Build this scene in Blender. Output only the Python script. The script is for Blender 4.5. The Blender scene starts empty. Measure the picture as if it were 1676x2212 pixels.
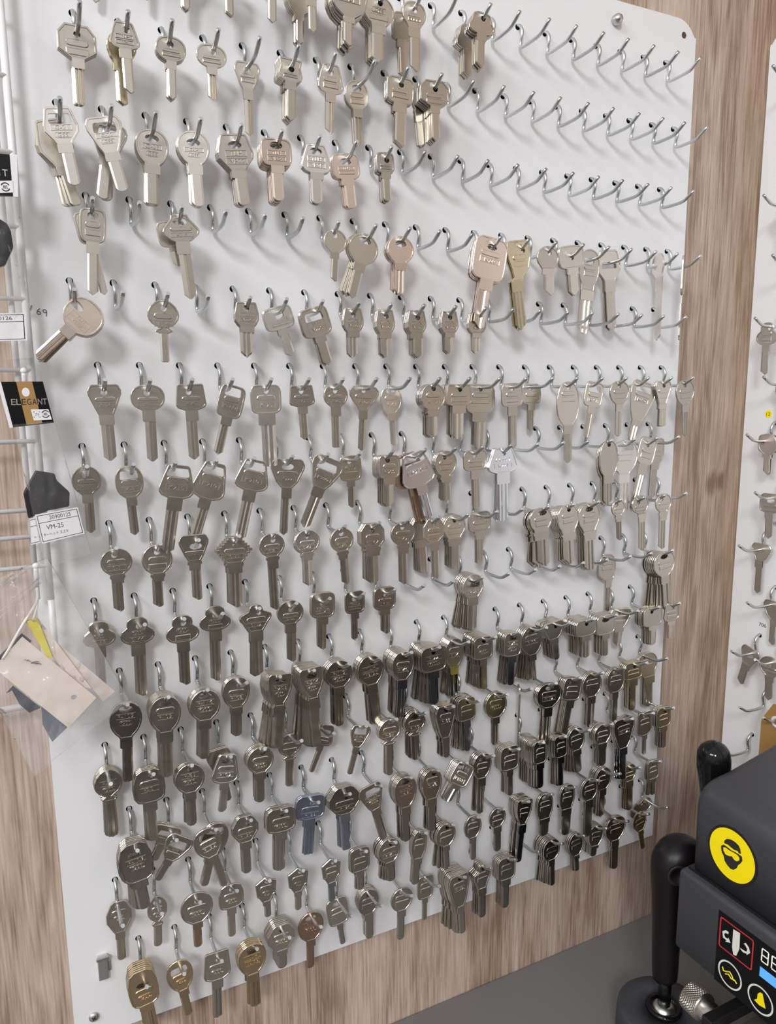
import bpy, bmesh, math, random
from mathutils import Vector, Matrix
from mathutils.geometry import tessellate_polygon

S = bpy.context.scene
COL = S.collection
RND = random.Random(7)
MM = 0.001
LIFT = 1.72            # height of the board's top hole row above the floor

# ------------------------------------------------------------------ camera, world, light, exposure
cam = bpy.data.cameras.new('camera'); cam.sensor_fit = 'HORIZONTAL'; cam.sensor_width = 36.0
cam.lens = 36.0 * 1620.85 / 1676.0; cam.clip_start = 0.01
camo = bpy.data.objects.new('camera', cam); COL.objects.link(camo)
right = Vector((0.89633581, -0.44329536, -0.00844598)); down = Vector((-0.08093182, -0.1448542, -0.98613757)); fwd = Vector((0.43592677, 0.88459397, -0.16571471))
camo.matrix_world = Matrix((( right.x, -down.x, -fwd.x, -0.04375804), (right.y, -down.y, -fwd.y, -0.60818992), (right.z, -down.z, -fwd.z, -0.31711095), (0, 0, 0, 1)))
S.camera = camo
S.view_settings.view_transform = 'Standard'; S.view_settings.look = 'None'
S.view_settings.exposure = 0.09; S.view_settings.gamma = 1.0; S.view_settings.use_curve_mapping = False

W = bpy.data.worlds.new('shop_light'); S.world = W; W.use_nodes = True
nt = W.node_tree; nt.nodes.clear()
wo = nt.nodes.new('ShaderNodeOutputWorld'); wb = nt.nodes.new('ShaderNodeBackground')
tc = nt.nodes.new('ShaderNodeTexCoord'); sx = nt.nodes.new('ShaderNodeSeparateXYZ'); wr = nt.nodes.new('ShaderNodeValToRGB')
mr = nt.nodes.new('ShaderNodeMapRange'); mr.inputs['From Min'].default_value = -1; mr.inputs['From Max'].default_value = 1
nz = nt.nodes.new('ShaderNodeTexNoise'); nz.inputs['Scale'].default_value = 3.2; nz.inputs['Detail'].default_value = 2
ad = nt.nodes.new('ShaderNodeMath'); ad.operation = 'MULTIPLY_ADD'; ad.inputs[1].default_value = 0.34
nt.links.new(tc.outputs['Generated'], sx.inputs[0]); nt.links.new(sx.outputs['Z'], mr.inputs['Value'])
nt.links.new(tc.outputs['Generated'], nz.inputs['Vector'])
# added gradient: background darkens towards +X so the right-hand keys reflect darker
xs_ = nt.nodes.new('ShaderNodeMath'); xs_.operation = 'MULTIPLY_ADD'; xs_.inputs[1].default_value = -0.115
nt.links.new(sx.outputs['X'], xs_.inputs[0]); nt.links.new(mr.outputs[0], xs_.inputs[2])
nt.links.new(nz.outputs['Fac'], ad.inputs[0]); nt.links.new(xs_.outputs[0], ad.inputs[2])
sb = nt.nodes.new('ShaderNodeMath'); sb.operation = 'SUBTRACT'; sb.inputs[1].default_value = 0.135
nt.links.new(ad.outputs[0], sb.inputs[0]); nt.links.new(sb.outputs[0], wr.inputs[0]); nt.links.new(wr.outputs[0], wb.inputs[0]); nt.links.new(wb.outputs[0], wo.inputs[0])
cr = wr.color_ramp; cr.elements[0].position = 0.26; cr.elements[0].color = (0.020, 0.018, 0.022, 1)
cr.elements[1].position = 0.90; cr.elements[1].color = (1.0, 0.985, 0.98, 1)
for p_, c_ in ((0.38, (0.07, 0.065, 0.067)), (0.47, (0.20, 0.19, 0.185)), (0.55, (0.46, 0.44, 0.425)), (0.64, (0.86, 0.84, 0.825)), (0.74, (0.96, 0.95, 0.945))):
    e = cr.elements.new(p_); e.color = (*c_, 1)
wb.inputs[1].default_value = 0.75

def area(name, loc, target, sx_, sy_, power, col=(1, 0.97, 0.94)):
    l = bpy.data.lights.new(name, 'AREA'); l.shape = 'RECTANGLE'; l.size = sx_; l.size_y = sy_; l.energy = power; l.color = col
    o = bpy.data.objects.new(name, l); COL.objects.link(o); o.location = loc
    o.rotation_euler = (Vector(target) - Vector(loc)).to_track_quat('-Z', 'Y').to_euler(); return o
area('ceiling_or_fill_lamp', (-1.25, -2.35, 1.05), (0.30, 0, -0.40), 0.5, 0.5, 37, (0.98, 0.985, 1))
area('ceiling_or_fill_lamp', (-2.1, -1.25, 1.15), (0.5, -0.1, -0.45), 1.3, 0.5, 34, (0.98, 0.985, 1))  # unseen fill lamp, set far left to brighten the side board

# ------------------------------------------------------------------ materials
def mat(name, col, rough=0.5, metal=0.0, **k):
    m = bpy.data.materials.new(name); m.use_nodes = True; b = m.node_tree.nodes['Principled BSDF']
    b.inputs['Base Color'].default_value = (*col, 1); b.inputs['Roughness'].default_value = rough; b.inputs['Metallic'].default_value = metal
    for kk, v in k.items(): b.inputs[kk].default_value = v
    return m
def nodes(m): return m.node_tree.nodes, m.node_tree.links, m.node_tree.nodes['Principled BSDF']
def metal(name, col, rough, brush=0.5):
    m = mat(name, col, rough, 1.0); N, L, b = nodes(m)
    t = N.new('ShaderNodeTexCoord'); mp = N.new('ShaderNodeMapping'); mp.inputs['Scale'].default_value = (2600, 300, 160)
    n = N.new('ShaderNodeTexNoise'); n.inputs['Scale'].default_value = 1.0; n.inputs['Detail'].default_value = 2
    n2 = N.new('ShaderNodeTexNoise'); n2.inputs['Scale'].default_value = 90; n2.inputs['Detail'].default_value = 3
    oi = N.new('ShaderNodeObjectInfo')
    L.new(t.outputs['Object'], mp.inputs[0]); L.new(mp.outputs[0], n.inputs['Vector']); L.new(t.outputs['Object'], n2.inputs['Vector'])
    bp = N.new('ShaderNodeBump'); bp.inputs['Strength'].default_value = 0.12 * brush; bp.inputs['Distance'].default_value = 0.0004
    L.new(n.outputs['Fac'], bp.inputs['Height']); L.new(bp.outputs[0], b.inputs['Normal'])
    r = N.new('ShaderNodeMapRange'); r.inputs['To Min'].default_value = rough * 0.75; r.inputs['To Max'].default_value = rough * 1.35
    L.new(n2.outputs['Fac'], r.inputs['Value']); L.new(r.outputs[0], b.inputs['Roughness'])
    hs = N.new('ShaderNodeHueSaturation'); hs.inputs['Color'].default_value = (*col, 1)
    r2 = N.new('ShaderNodeMapRange'); r2.inputs['To Min'].default_value = 0.86; r2.inputs['To Max'].default_value = 1.12
    L.new(oi.outputs['Random'], r2.inputs['Value']); L.new(r2.outputs[0], hs.inputs['Value']); L.new(hs.outputs[0], b.inputs['Base Color'])
    return m
KM = {'n': metal('nickel_silver', (0.60, 0.555, 0.485), 0.30), 's': metal('bright_nickel', (0.80, 0.76, 0.71), 0.30),
      'p': metal('rosy_nickel', (0.76, 0.655, 0.575), 0.30), 'g': metal('yellow_brass', (0.62, 0.49, 0.315), 0.28),
      'o': metal('olive_brass', (0.60, 0.525, 0.375), 0.26), 'c': metal('copper_nickel', (0.58, 0.42, 0.32), 0.28), 'd': metal('polished_nickel', (0.55, 0.505, 0.445), 0.23, 0.3),
      'b': metal('nickel_dark_reflection', (0.40, 0.405, 0.43), 0.15, 0.2), 'l': metal('blue_plated', (0.47, 0.51, 0.61), 0.30), 'x': metal('chrome_plate', (0.85, 0.87, 0.92), 0.22)}  # b: nickel with a dark bluish reflection put into its base colour
KM['e'] = KM['d']
KWORD = {'n': 'nickel', 's': 'bright nickel', 'p': 'rosy nickel', 'g': 'brassy', 'o': 'olive brass', 'e': 'glossy nickel', 'c': 'coppery', 'd': 'glossy nickel', 'b': 'blue-grey', 'x': 'chrome', 'l': 'blue-tinted'}
M_hook = metal('zinc_wire', (0.58, 0.60, 0.60), 0.28, 0.6)
M_steel = metal('steel', (0.62, 0.61, 0.60), 0.3)
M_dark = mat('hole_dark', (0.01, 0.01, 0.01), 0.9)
M_white = mat('white_lacquer', (0.80, 0.79, 0.80), 0.35)
M_black = mat('black_plastic', (0.012, 0.011, 0.012), 0.3)
M_rubber = mat('black_rubber', (0.007, 0.0055, 0.007), 0.38, **{'Specular IOR Level': 0.28})
M_gloss = mat('black_gloss', (0.004, 0.004, 0.0045), 0.07, **{'Specular IOR Level': 0.35})
M_grey = mat('grey_casing', (0.040, 0.041, 0.049), 0.42)
M_pap = mat('white_paper', (0.78, 0.76, 0.78), 0.6)
M_ink = mat('black_ink', (0.02, 0.02, 0.02), 0.5)
M_cream = mat('cream_card', (0.76, 0.66, 0.58), 0.55)
M_yel = mat('yellow_plastic', (0.70, 0.60, 0.03), 0.4)
M_yel2 = mat('yellow_sticker', (1.0, 0.80, 0.0), 0.35)
M_gold = mat('gold_print', (0.36, 0.21, 0.07), 0.4)
M_red = mat('red_print', (0.55, 0.03, 0.03), 0.4)
M_iw = mat('icon_white', (0.75, 0.75, 0.68), 0.4)
M_blue = mat('blue_display', (0.10, 0.38, 0.85), 0.3, **{'Emission Color': (0.12, 0.42, 0.95, 1), 'Emission Strength': 0.35})
M_seg = mat('lit_segment', (0.7, 0.7, 0.65), 0.3, **{'Emission Color': (0.8, 0.78, 0.7, 1), 'Emission Strength': 0.4})
M_tag = mat('brown_kraft_tag', (0.36, 0.20, 0.06), 0.6)
def board_mat():
    m = mat('white_board', (0.79, 0.782, 0.795), 0.28); N, L, b = nodes(m)
    t = N.new('ShaderNodeTexCoord'); n = N.new('ShaderNodeTexNoise'); n.inputs['Scale'].default_value = 9; n.inputs['Detail'].default_value = 5
    L.new(t.outputs['Object'], n.inputs['Vector']); r = N.new('ShaderNodeMapRange'); r.inputs['To Min'].default_value = 0.20; r.inputs['To Max'].default_value = 0.42
    L.new(n.outputs['Fac'], r.inputs['Value']); L.new(r.outputs[0], b.inputs['Roughness'])
    return m
M_board = board_mat()
def wood_mat(name, a, b_, c, off=0.0, knots=()):
    m = mat(name, a, 0.45); N, L, b = nodes(m)
    t = N.new('ShaderNodeTexCoord'); mp = N.new('ShaderNodeMapping'); mp.inputs['Scale'].default_value = (1, 1, 0.12); mp.inputs['Location'].default_value = (off, off, off)
    L.new(t.outputs['Object'], mp.inputs[0])
    n1 = N.new('ShaderNodeTexNoise'); n1.inputs['Scale'].default_value = 14; n1.inputs['Detail'].default_value = 4; n1.inputs['Distortion'].default_value = 0.9
    mp2 = N.new('ShaderNodeMapping'); mp2.inputs['Scale'].default_value = (1, 1, 0.035); L.new(t.outputs['Object'], mp2.inputs[0])
    n2 = N.new('ShaderNodeTexNoise'); n2.inputs['Scale'].default_value = 520; n2.inputs['Detail'].default_value = 4
    n3 = N.new('ShaderNodeTexNoise'); n3.inputs['Scale'].default_value = 110; n3.inputs['Detail'].default_value = 3; n3.inputs['Distortion'].default_value = 0.4
    L.new(mp.outputs[0], n1.inputs['Vector']); L.new(mp2.outputs[0], n2.inputs['Vector']); L.new(mp.outputs[0], n3.inputs['Vector'])
    m1 = N.new('ShaderNodeMath'); m1.operation = 'MULTIPLY_ADD'; m1.inputs[1].default_value = 0.36; m1.inputs[2].default_value = 0.0
    m2 = N.new('ShaderNodeMath'); m2.operation = 'MULTIPLY_ADD'; m2.inputs[1].default_value = 0.36
    m3 = N.new('ShaderNodeMath'); m3.operation = 'MULTIPLY_ADD'; m3.inputs[1].default_value = 0.28
    L.new(n1.outputs['Fac'], m1.inputs[0]); L.new(n2.outputs['Fac'], m2.inputs[0]); L.new(m1.outputs[0], m2.inputs[2]); L.new(n3.outputs['Fac'], m3.inputs[0]); L.new(m2.outputs[0], m3.inputs[2])
    r = N.new('ShaderNodeValToRGB'); r.color_ramp.elements[0].position = 0.40; r.color_ramp.elements[0].color = (*c, 1)
    r.color_ramp.elements[1].position = 0.60; r.color_ramp.elements[1].color = (*b_, 1)
    e = r.color_ramp.elements.new(0.5); e.color = (*a, 1)
    last = m3.outputs[0]
    for kx, ky, kz, kr in knots:     # dark knots in the print
        ms = N.new('ShaderNodeMapping'); ms.inputs['Location'].default_value = (-kx, -ky, -kz * 0.6); ms.inputs['Scale'].default_value = (1, 1, 0.6); L.new(t.outputs['Object'], ms.inputs[0])
        wob = N.new('ShaderNodeVectorMath'); wob.operation = 'MULTIPLY_ADD'; wob.inputs[1].default_value = (0.012, 0.012, 0.012); L.new(n3.outputs['Color'], wob.inputs[0]); L.new(ms.outputs[0], wob.inputs[2])
        ln = N.new('ShaderNodeVectorMath'); ln.operation = 'DISTANCE'; ln.inputs[1].default_value = (0.006, 0.006, 0.006); L.new(wob.outputs[0], ln.inputs[0])
        rg = N.new('ShaderNodeMapRange'); rg.inputs['From Min'].default_value = 0; rg.inputs['From Max'].default_value = kr; rg.inputs['To Min'].default_value = -0.22; rg.inputs['To Max'].default_value = 0.0; L.new(ln.outputs['Value'], rg.inputs['Value'])
        ad2 = N.new('ShaderNodeMath'); ad2.operation = 'ADD'; L.new(last, ad2.inputs[0]); L.new(rg.outputs[0], ad2.inputs[1]); last = ad2.outputs[0]
    L.new(last, r.inputs[0]); L.new(r.outputs[0], b.inputs['Base Color'])
    bp = N.new('ShaderNodeBump'); bp.inputs['Strength'].default_value = 0.15; bp.inputs['Distance'].default_value = 0.0006
    L.new(n2.outputs['Fac'], bp.inputs['Height']); L.new(bp.outputs[0], b.inputs['Normal'])
    return m
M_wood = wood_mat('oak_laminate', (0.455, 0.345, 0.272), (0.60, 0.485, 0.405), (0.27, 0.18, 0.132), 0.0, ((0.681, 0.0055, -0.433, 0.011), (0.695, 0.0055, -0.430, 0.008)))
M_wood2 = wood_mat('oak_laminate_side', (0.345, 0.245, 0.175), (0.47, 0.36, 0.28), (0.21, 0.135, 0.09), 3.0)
M_desk = mat('grey_desk', (0.16, 0.155, 0.155), 0.45)
def film(name, fac, tint=(1, 1, 1), haze=0.05, rough=0.12, scale=160, bump=0.6):
    m = bpy.data.materials.new(name); m.use_nodes = True; N = m.node_tree.nodes; L = m.node_tree.links; N.clear()
    o = N.new('ShaderNodeOutputMaterial'); tr = N.new('ShaderNodeBsdfTransparent'); tr.inputs[0].default_value = (*tint, 1)
    gl = N.new('ShaderNodeBsdfGlossy'); gl.inputs['Roughness'].default_value = rough; df = N.new('ShaderNodeBsdfDiffuse'); df.inputs[0].default_value = (0.8, 0.78, 0.8, 1)
    mx = N.new('ShaderNodeMixShader'); mx2 = N.new('ShaderNodeMixShader'); lw = N.new('ShaderNodeLayerWeight'); lw.inputs[0].default_value = fac
    t = N.new('ShaderNodeTexCoord'); n = N.new('ShaderNodeTexNoise'); n.inputs['Scale'].default_value = scale; n.inputs['Detail'].default_value = 3; n.inputs['Distortion'].default_value = 1.5
    L.new(t.outputs['Object'], n.inputs['Vector']); bp = N.new('ShaderNodeBump'); bp.inputs['Strength'].default_value = bump; bp.inputs['Distance'].default_value = 0.002
    L.new(n.outputs['Fac'], bp.inputs['Height']); L.new(bp.outputs[0], gl.inputs['Normal']); L.new(bp.outputs[0], lw.inputs['Normal'])
    mx2.inputs[0].default_value = haze; L.new(tr.outputs[0], mx2.inputs[1]); L.new(df.outputs[0], mx2.inputs[2])
    L.new(lw.outputs['Fresnel'], mx.inputs[0]); L.new(mx2.outputs[0], mx.inputs[1]); L.new(gl.outputs[0], mx.inputs[2]); L.new(mx.outputs[0], o.inputs[0])
    return m
M_film = film('clear_film', 0.10, haze=0.05, scale=90, bump=0.9)
M_zip = film('clear_zip_film', 0.17, haze=0.12, rough=0.1, scale=45, bump=1.0)

# ------------------------------------------------------------------ mesh helpers
def link(name, me, m=None, parent=None, loc=None, rot=None):
    o = bpy.data.objects.new(name, me); COL.objects.link(o)
    if m is not None and me is not None and not me.materials: me.materials.append(m)
    if parent: o.parent = parent
    if loc is not None: o.location = loc
    if rot is not None: o.rotation_euler = rot
    return o
def empty(name, loc=(0, 0, 0), rot=(0, 0, 0)):
    o = bpy.data.objects.new(name, None); o.empty_display_size = 0.01; COL.objects.link(o); o.location = loc; o.rotation_euler = rot; return o
def tag(o, label, cat, group=None):
    o['label'] = label; o['category'] = cat
    if group: o['group'] = group
    return o
def structure(o): o['kind'] = 'structure'; return o
def mesh(name, V, F, smooth=False, mats=None, fm=None):
    me = bpy.data.meshes.new(name); me.from_pydata([tuple(v) for v in V], [], F); me.update()
    if mats:
        for m in mats: me.materials.append(m)
        if fm:
            for p_, i in zip(me.polygons, fm): p_.material_index = i
    if smooth:
        for p_ in me.polygons: p_.use_smooth = True
    return me
def box_data(x0, x1, y0, y1, z0, z1, bev=0.0, seg=2):
    bm = bmesh.new(); bmesh.ops.create_cube(bm, size=1)
    for v in bm.verts: v.co = Vector(((x0 + x1) / 2 + v.co.x * (x1 - x0), (y0 + y1) / 2 + v.co.y * (y1 - y0), (z0 + z1) / 2 + v.co.z * (z1 - z0)))
    if bev: bmesh.ops.bevel(bm, geom=bm.edges[:], offset=bev, segments=seg, affect='EDGES', profile=0.5)
    me = bpy.data.meshes.new('box'); bm.to_mesh(me); bm.free(); return me
def box(name, a, b, m, parent=None, bev=0.0, seg=2, smooth=False):
    me = box_data(a[0], b[0], a[1], b[1], a[2], b[2], bev, seg)
    if smooth:
        for p_ in me.polygons: p_.use_smooth = True
    return link(name, me, m, parent)
def tube_data(pts, rad, n=8, cap=True):
    """swept tube through pts with a radius (or list of radii)"""
    pts = [Vector(q) for q in pts]; V = []; F = []
    rr = rad if isinstance(rad, (list, tuple)) else [rad] * len(pts)
    prev = None
    for i, q in enumerate(pts):
        d = (pts[min(i + 1, len(pts) - 1)] - pts[max(i - 1, 0)]).normalized()
        if prev is None: a = d.orthogonal().normalized()
        else:
            a = prev - d * prev.dot(d); a.normalize()
        prev = a; b = d.cross(a)
        for k in range(n):
            t = 2 * math.pi * k / n; V.append(q + (a * math.cos(t) + b * math.sin(t)) * rr[i])
    for i in range(len(pts) - 1):
        for k in range(n):
            F.append((i * n + k, i * n + (k + 1) % n, (i + 1) * n + (k + 1) % n, (i + 1) * n + k))
    if cap:
        F.append(tuple(range(n))[::-1]); F.append(tuple(range((len(pts) - 1) * n, len(pts) * n)))
    return V, F
def catmull(P, k=4):
    P = [Vector(q) for q in P]; out = []
    for i in range(len(P) - 1):
        p0 = P[max(i - 1, 0)]; p1 = P[i]; p2 = P[i + 1]; p3 = P[min(i + 2, len(P) - 1)]
        for j in range(k):
            t = j / k
            out.append(0.5 * ((2 * p1) + (p2 - p0) * t + (2 * p0 - 5 * p1 + 4 * p2 - p3) * t * t + (3 * p1 - p0 - 3 * p2 + p3) * t ** 3))
    out.append(P[-1]); return out
def tube(name, pts, r, m, parent=None, n=10, **k):
    V, F = tube_data(pts, r, n); me = mesh(name, V, F, True)
    for p_ in me.polygons[-2:]: p_.use_smooth = False
    return link(name, me, m, parent)
def lathe(name, prof, m, parent=None, n=32, loc=(0, 0, 0), rot=None, smooth=True):
    V = []; F = []
    for r, z in prof:
        for k in range(n): t = 2 * math.pi * k / n; V.append((r * math.cos(t), r * math.sin(t), z))
    for i in range(len(prof) - 1):
        for k in range(n): F.append((i * n + k, i * n + (k + 1) % n, (i + 1) * n + (k + 1) % n, (i + 1) * n + k))
    F.append(tuple(range(n))[::-1]); F.append(tuple(range((len(prof) - 1) * n, len(prof) * n)))
    me = mesh(name, V, F, smooth); return link(name, me, m, parent, loc, rot)
def prism(pts, f, d):
    """pts: 2D outline; f maps (u, v, depth) -> 3D.  Slab between depth 0 and d."""
    n = len(pts); V = [f(u, v, 0) for u, v in pts] + [f(u, v, d) for u, v in pts]
    tri = tessellate_polygon([[Vector((u, v, 0)) for u, v in pts]])
    F = [tuple(t) for t in tri] + [tuple(i + n for i in reversed(t)) for t in tri] + [(i, (i + 1) % n, n + (i + 1) % n, n + i) for i in range(n)]
    return V, F
def fix(me):
    bm = bmesh.new(); bm.from_mesh(me); bmesh.ops.recalc_face_normals(bm, faces=bm.faces[:]); bm.to_mesh(me); bm.free(); return me
def plate(name, pts, f, d, m, parent=None):
    V, F = prism(pts, f, d); return link(name, fix(mesh(name, V, F)), m, parent)
def merge(parts):
    V = []; F = []
    for v, f in parts:
        o = len(V); V += list(v); F += [tuple(i + o for i in q) for q in f]
    return V, F

# text outlines from Blender's own font, cached
_tx = {}
def text_data(s, ext=0.0):
    k = (s, ext)
    if k in _tx: return _tx[k]
    c = bpy.data.curves.new('t', 'FONT'); c.body = s; c.size = 1; c.resolution_u = 3; c.extrude = ext; c.align_x = 'CENTER'; c.align_y = 'CENTER'; c.offset = 0.0
    o = bpy.data.objects.new('t', c); COL.objects.link(o)
    dg = bpy.context.evaluated_depsgraph_get(); me = bpy.data.meshes.new_from_object(o.evaluated_get(dg))
    V = [tuple(v.co) for v in me.vertices]; F = [tuple(p_.vertices) for p_ in me.polygons]
    bpy.data.objects.remove(o); bpy.data.curves.remove(c); bpy.data.meshes.remove(me)
    xs = [v[0] for v in V] or [0]; ys = [v[1] for v in V] or [0]
    cx = (min(xs) + max(xs)) / 2; cy = (min(ys) + max(ys)) / 2; w = max(xs) - min(xs); h = max(ys) - min(ys)
    V = [(a - cx, b - cy, z) for a, b, z in V]
    _tx[k] = (V, F, w, h); return _tx[k]
def text_on(s, f, cu, cv, w, h, depth=0.0, rot=0.0):
    """text fitted in w x h about (cu, cv); f maps (u, v, d) to 3D"""
    V, F, tw, th = text_data(s, 0.5 if depth else 0.0)
    k = min(w / max(tw, 1e-6), h / max(th, 1e-6)); ky = h / max(th, 1e-6); kx = min(w / max(tw, 1e-6), ky * 1.25)
    c, sn = math.cos(rot), math.sin(rot)
    out = [f(cu + a * kx * c - b * ky * sn, cv + a * kx * sn + b * ky * c, (z + 0.5) * depth) for a, b, z in V]
    return out, F

# ------------------------------------------------------------------ the setting
WX0, WX1 = -0.9, 0.70
o = box('wall_back', (WX0, 0.0055, -LIFT), (WX1 + 0.02, 0.06, 0.62), M_wood); structure(o)
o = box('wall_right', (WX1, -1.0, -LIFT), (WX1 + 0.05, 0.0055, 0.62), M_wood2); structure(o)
o = box('floor', (WX0, -1.6, -LIFT - 0.02), (WX1 + 0.05, 0.06, -LIFT), mat('floor_vinyl', (0.25, 0.24, 0.23), 0.5)); structure(o)
DESK = -0.972
desk = empty('counter', (0.2, -0.3, DESK)); tag(desk, 'dark grey counter running along the wood wall below the key board', 'counter')
def on(parent, o):        # keep world placement of a mesh written in local scene coordinates
    o.parent = parent; o.matrix_parent_inverse = Matrix.Translation(parent.location).inverted(); return o
on(desk, box('countertop', (-0.3, -0.42, DESK - 0.03), (WX1, 0.0053, DESK), M_desk, bev=0.002))
on(desk, box('cabinet', (-0.28, -0.39, -LIFT), (WX1, 0.0053, DESK - 0.03), mat('cabinet_grey', (0.3, 0.3, 0.3), 0.5)))

def pegboard(name, f, ncol, nrow, off0, edge, T=0.0035, back=None, x_shift=0.0):
    """perforated sheet; f(u, v, d): u along, v up, d depth into the wall (mm)"""
    V = []; F = []; fm = []
    def quad(a, b, c, d): i = len(V); V.extend([f(*q) for q in (a, b, c, d)]); F.append((i, i + 1, i + 2, i + 3)); fm.append(0)
    u0, u1, v0, v1 = edge; NS = 16; R = 2.55
    for r in range(nrow):
        vt, vb = -60 * r + 30, -60 * r - 30; o_ = (15 if r % 2 else 0) + off0
        for c in range(ncol):
            cu, cv = 30 * c + o_, -60 * r
            ring = []; sq = []
            for k in range(NS):
                t = 2 * math.pi * (k + 0.5) / NS; ring.append((cu + R * math.cos(t), cv + R * math.sin(t)))
                x, y = math.cos(t), math.sin(t); s_ = 1 / max(abs(x), abs(y)); sq.append((cu + 15 * x * s_, cv + 30 * y * s_))
            b0 = len(V)
            V.extend(f(a, b, 0) for a, b in ring); V.extend(f(a, b, 0) for a, b in sq); V.extend(f(a, b, 3.0) for a, b in ring)
            cs = {k: len(V) + i for i, k in enumerate(((1, 1), (-1, 1), (-1, -1), (1, -1)))}
            V.extend(f(cu + 15 * a, cv + 30 * b, 0) for a, b in ((1, 1), (-1, 1), (-1, -1), (1, -1)))
            for k in range(NS):
                k2 = (k + 1) % NS
                xa, ya = sq[k]; xb, yb = sq[k2]
                if abs(abs(xa - cu) - 15) < 1e-6 and abs(abs(yb - cv) - 30) < 1e-6 or abs(abs(ya - cv) - 30) < 1e-6 and abs(abs(xb - cu) - 15) < 1e-6:
                    cc = cs[(1 if xa + xb > 2 * cu else -1, 1 if ya + yb > 2 * cv else -1)]
                    F.append((b0 + k, b0 + NS + k, cc, b0 + NS + k2, b0 + k2)); fm.append(0)
                else:
                    F.append((b0 + k, b0 + NS + k, b0 + NS + k2, b0 + k2)); fm.append(0)
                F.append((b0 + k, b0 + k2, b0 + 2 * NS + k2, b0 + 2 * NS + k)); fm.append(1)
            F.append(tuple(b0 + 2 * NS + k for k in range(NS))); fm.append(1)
        quad((u0, vt, 0), (30 * 0 + o_ - 15, vt, 0), (o_ - 15, vb, 0), (u0, vb, 0))
        quad((30 * ncol + o_ - 15, vt, 0), (u1, vt, 0), (u1, vb, 0), (30 * ncol + o_ - 15, vb, 0))
    def strip(pts):
        i = len(V); V.extend(f(a, b, 0) for a, b in pts); F.append(tuple(range(i, i + len(pts)))); fm.append(0)
    rc = 26; top = [(u0, 30), (u1, 30)]
    arc = [(u1 - rc + rc * math.cos(t), v1 - rc + rc * math.sin(t)) for t in [math.pi / 2 * k / 8 for k in range(9)]]
    arcl = [(u0 + rc - rc * math.sin(t), v1 - rc + rc * math.cos(t)) for t in [math.pi / 2 * k / 8 for k in range(9)]]
    # the rounded corners start above v = 30 - so clip them to the top margin
    arc = [(a, max(b, 30)) for a, b in arc]; arcl = [(a, max(b, 30)) for a, b in arcl]
    strip([(u0, 30), (u1, 30)] + arc + arcl)
    vb = -60 * (nrow - 1) - 30
    strip([(u0, v0), (u1, v0), (u1, vb), (u0, vb)])
    out = [(u0, v0), (u1, v0), (u1, 30)] + arc + arcl + [(u0, 30)]
    n = len(out); i0 = len(V)
    V.extend(f(a, b, 0) for a, b in out); V.extend(f(a, b, 5) for a, b in out)
    for k in range(n): F.append((i0 + k, i0 + (k + 1) % n, i0 + n + (k + 1) % n, i0 + n + k)); fm.append(0)
    F.append(tuple(range(i0 + n, i0 + 2 * n))); fm.append(0)
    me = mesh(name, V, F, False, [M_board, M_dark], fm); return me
fA = lambda u, v, d: (u * MM, d * MM, v * MM)
o = link('pegboard', pegboard('pegboard', fA, 20, 14, 0, (-40, 611, -859, 44.5)))
tag(o, 'large white perforated board full of hooks and key blanks', 'pegboard')
big = o
XR = WX1
fB = lambda u, v, d: (XR - 0.0055 + d * MM, -u * MM, v * MM)
o = link('pegboard', pegboard('pegboard', fB, 16, 14, 62, (22, 560, -859, 44.5)))
tag(o, 'second white perforated board on the side wall at the right edge', 'pegboard')
board2 = o

# ------------------------------------------------------------------ hooks
ARM = [(5, -18.6), (9, -19.2), (28, -19), (34, -17.8), (45, -11)]
hk_path = [(-2.2, 0.9), (1.5, 0.6), (4.6, -1.6), (6.6, -5.2), (6.7, -9), (5.4, -12.5), (4.6, -15.6), (5.4, -18.4), (9, -19.3), (16, -19.5), (22, -19.3), (28, -19.0), (33.0, -18.0), (36.5, -16.2), (45, -11)]
V, F = tube_data(catmull([(0, -a * MM, b * MM) for a, b in hk_path], 2), 1.55 * MM, 10)
hook_me = mesh('wire_hook', V, F, True, [M_hook])
for p_ in hook_me.polygons[-2:]: p_.use_smooth = False
ORD = ['first', 'second', 'third', 'fourth', 'fifth', 'sixth', 'seventh', 'eighth', 'ninth', 'tenth', 'eleventh', 'twelfth', 'thirteenth', 'fourteenth', 'fifteenth', 'sixteenth', 'seventeenth', 'eighteenth', 'nineteenth', 'twentieth']
ROWS = 'ABCDEFGHIJKLMN'

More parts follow.
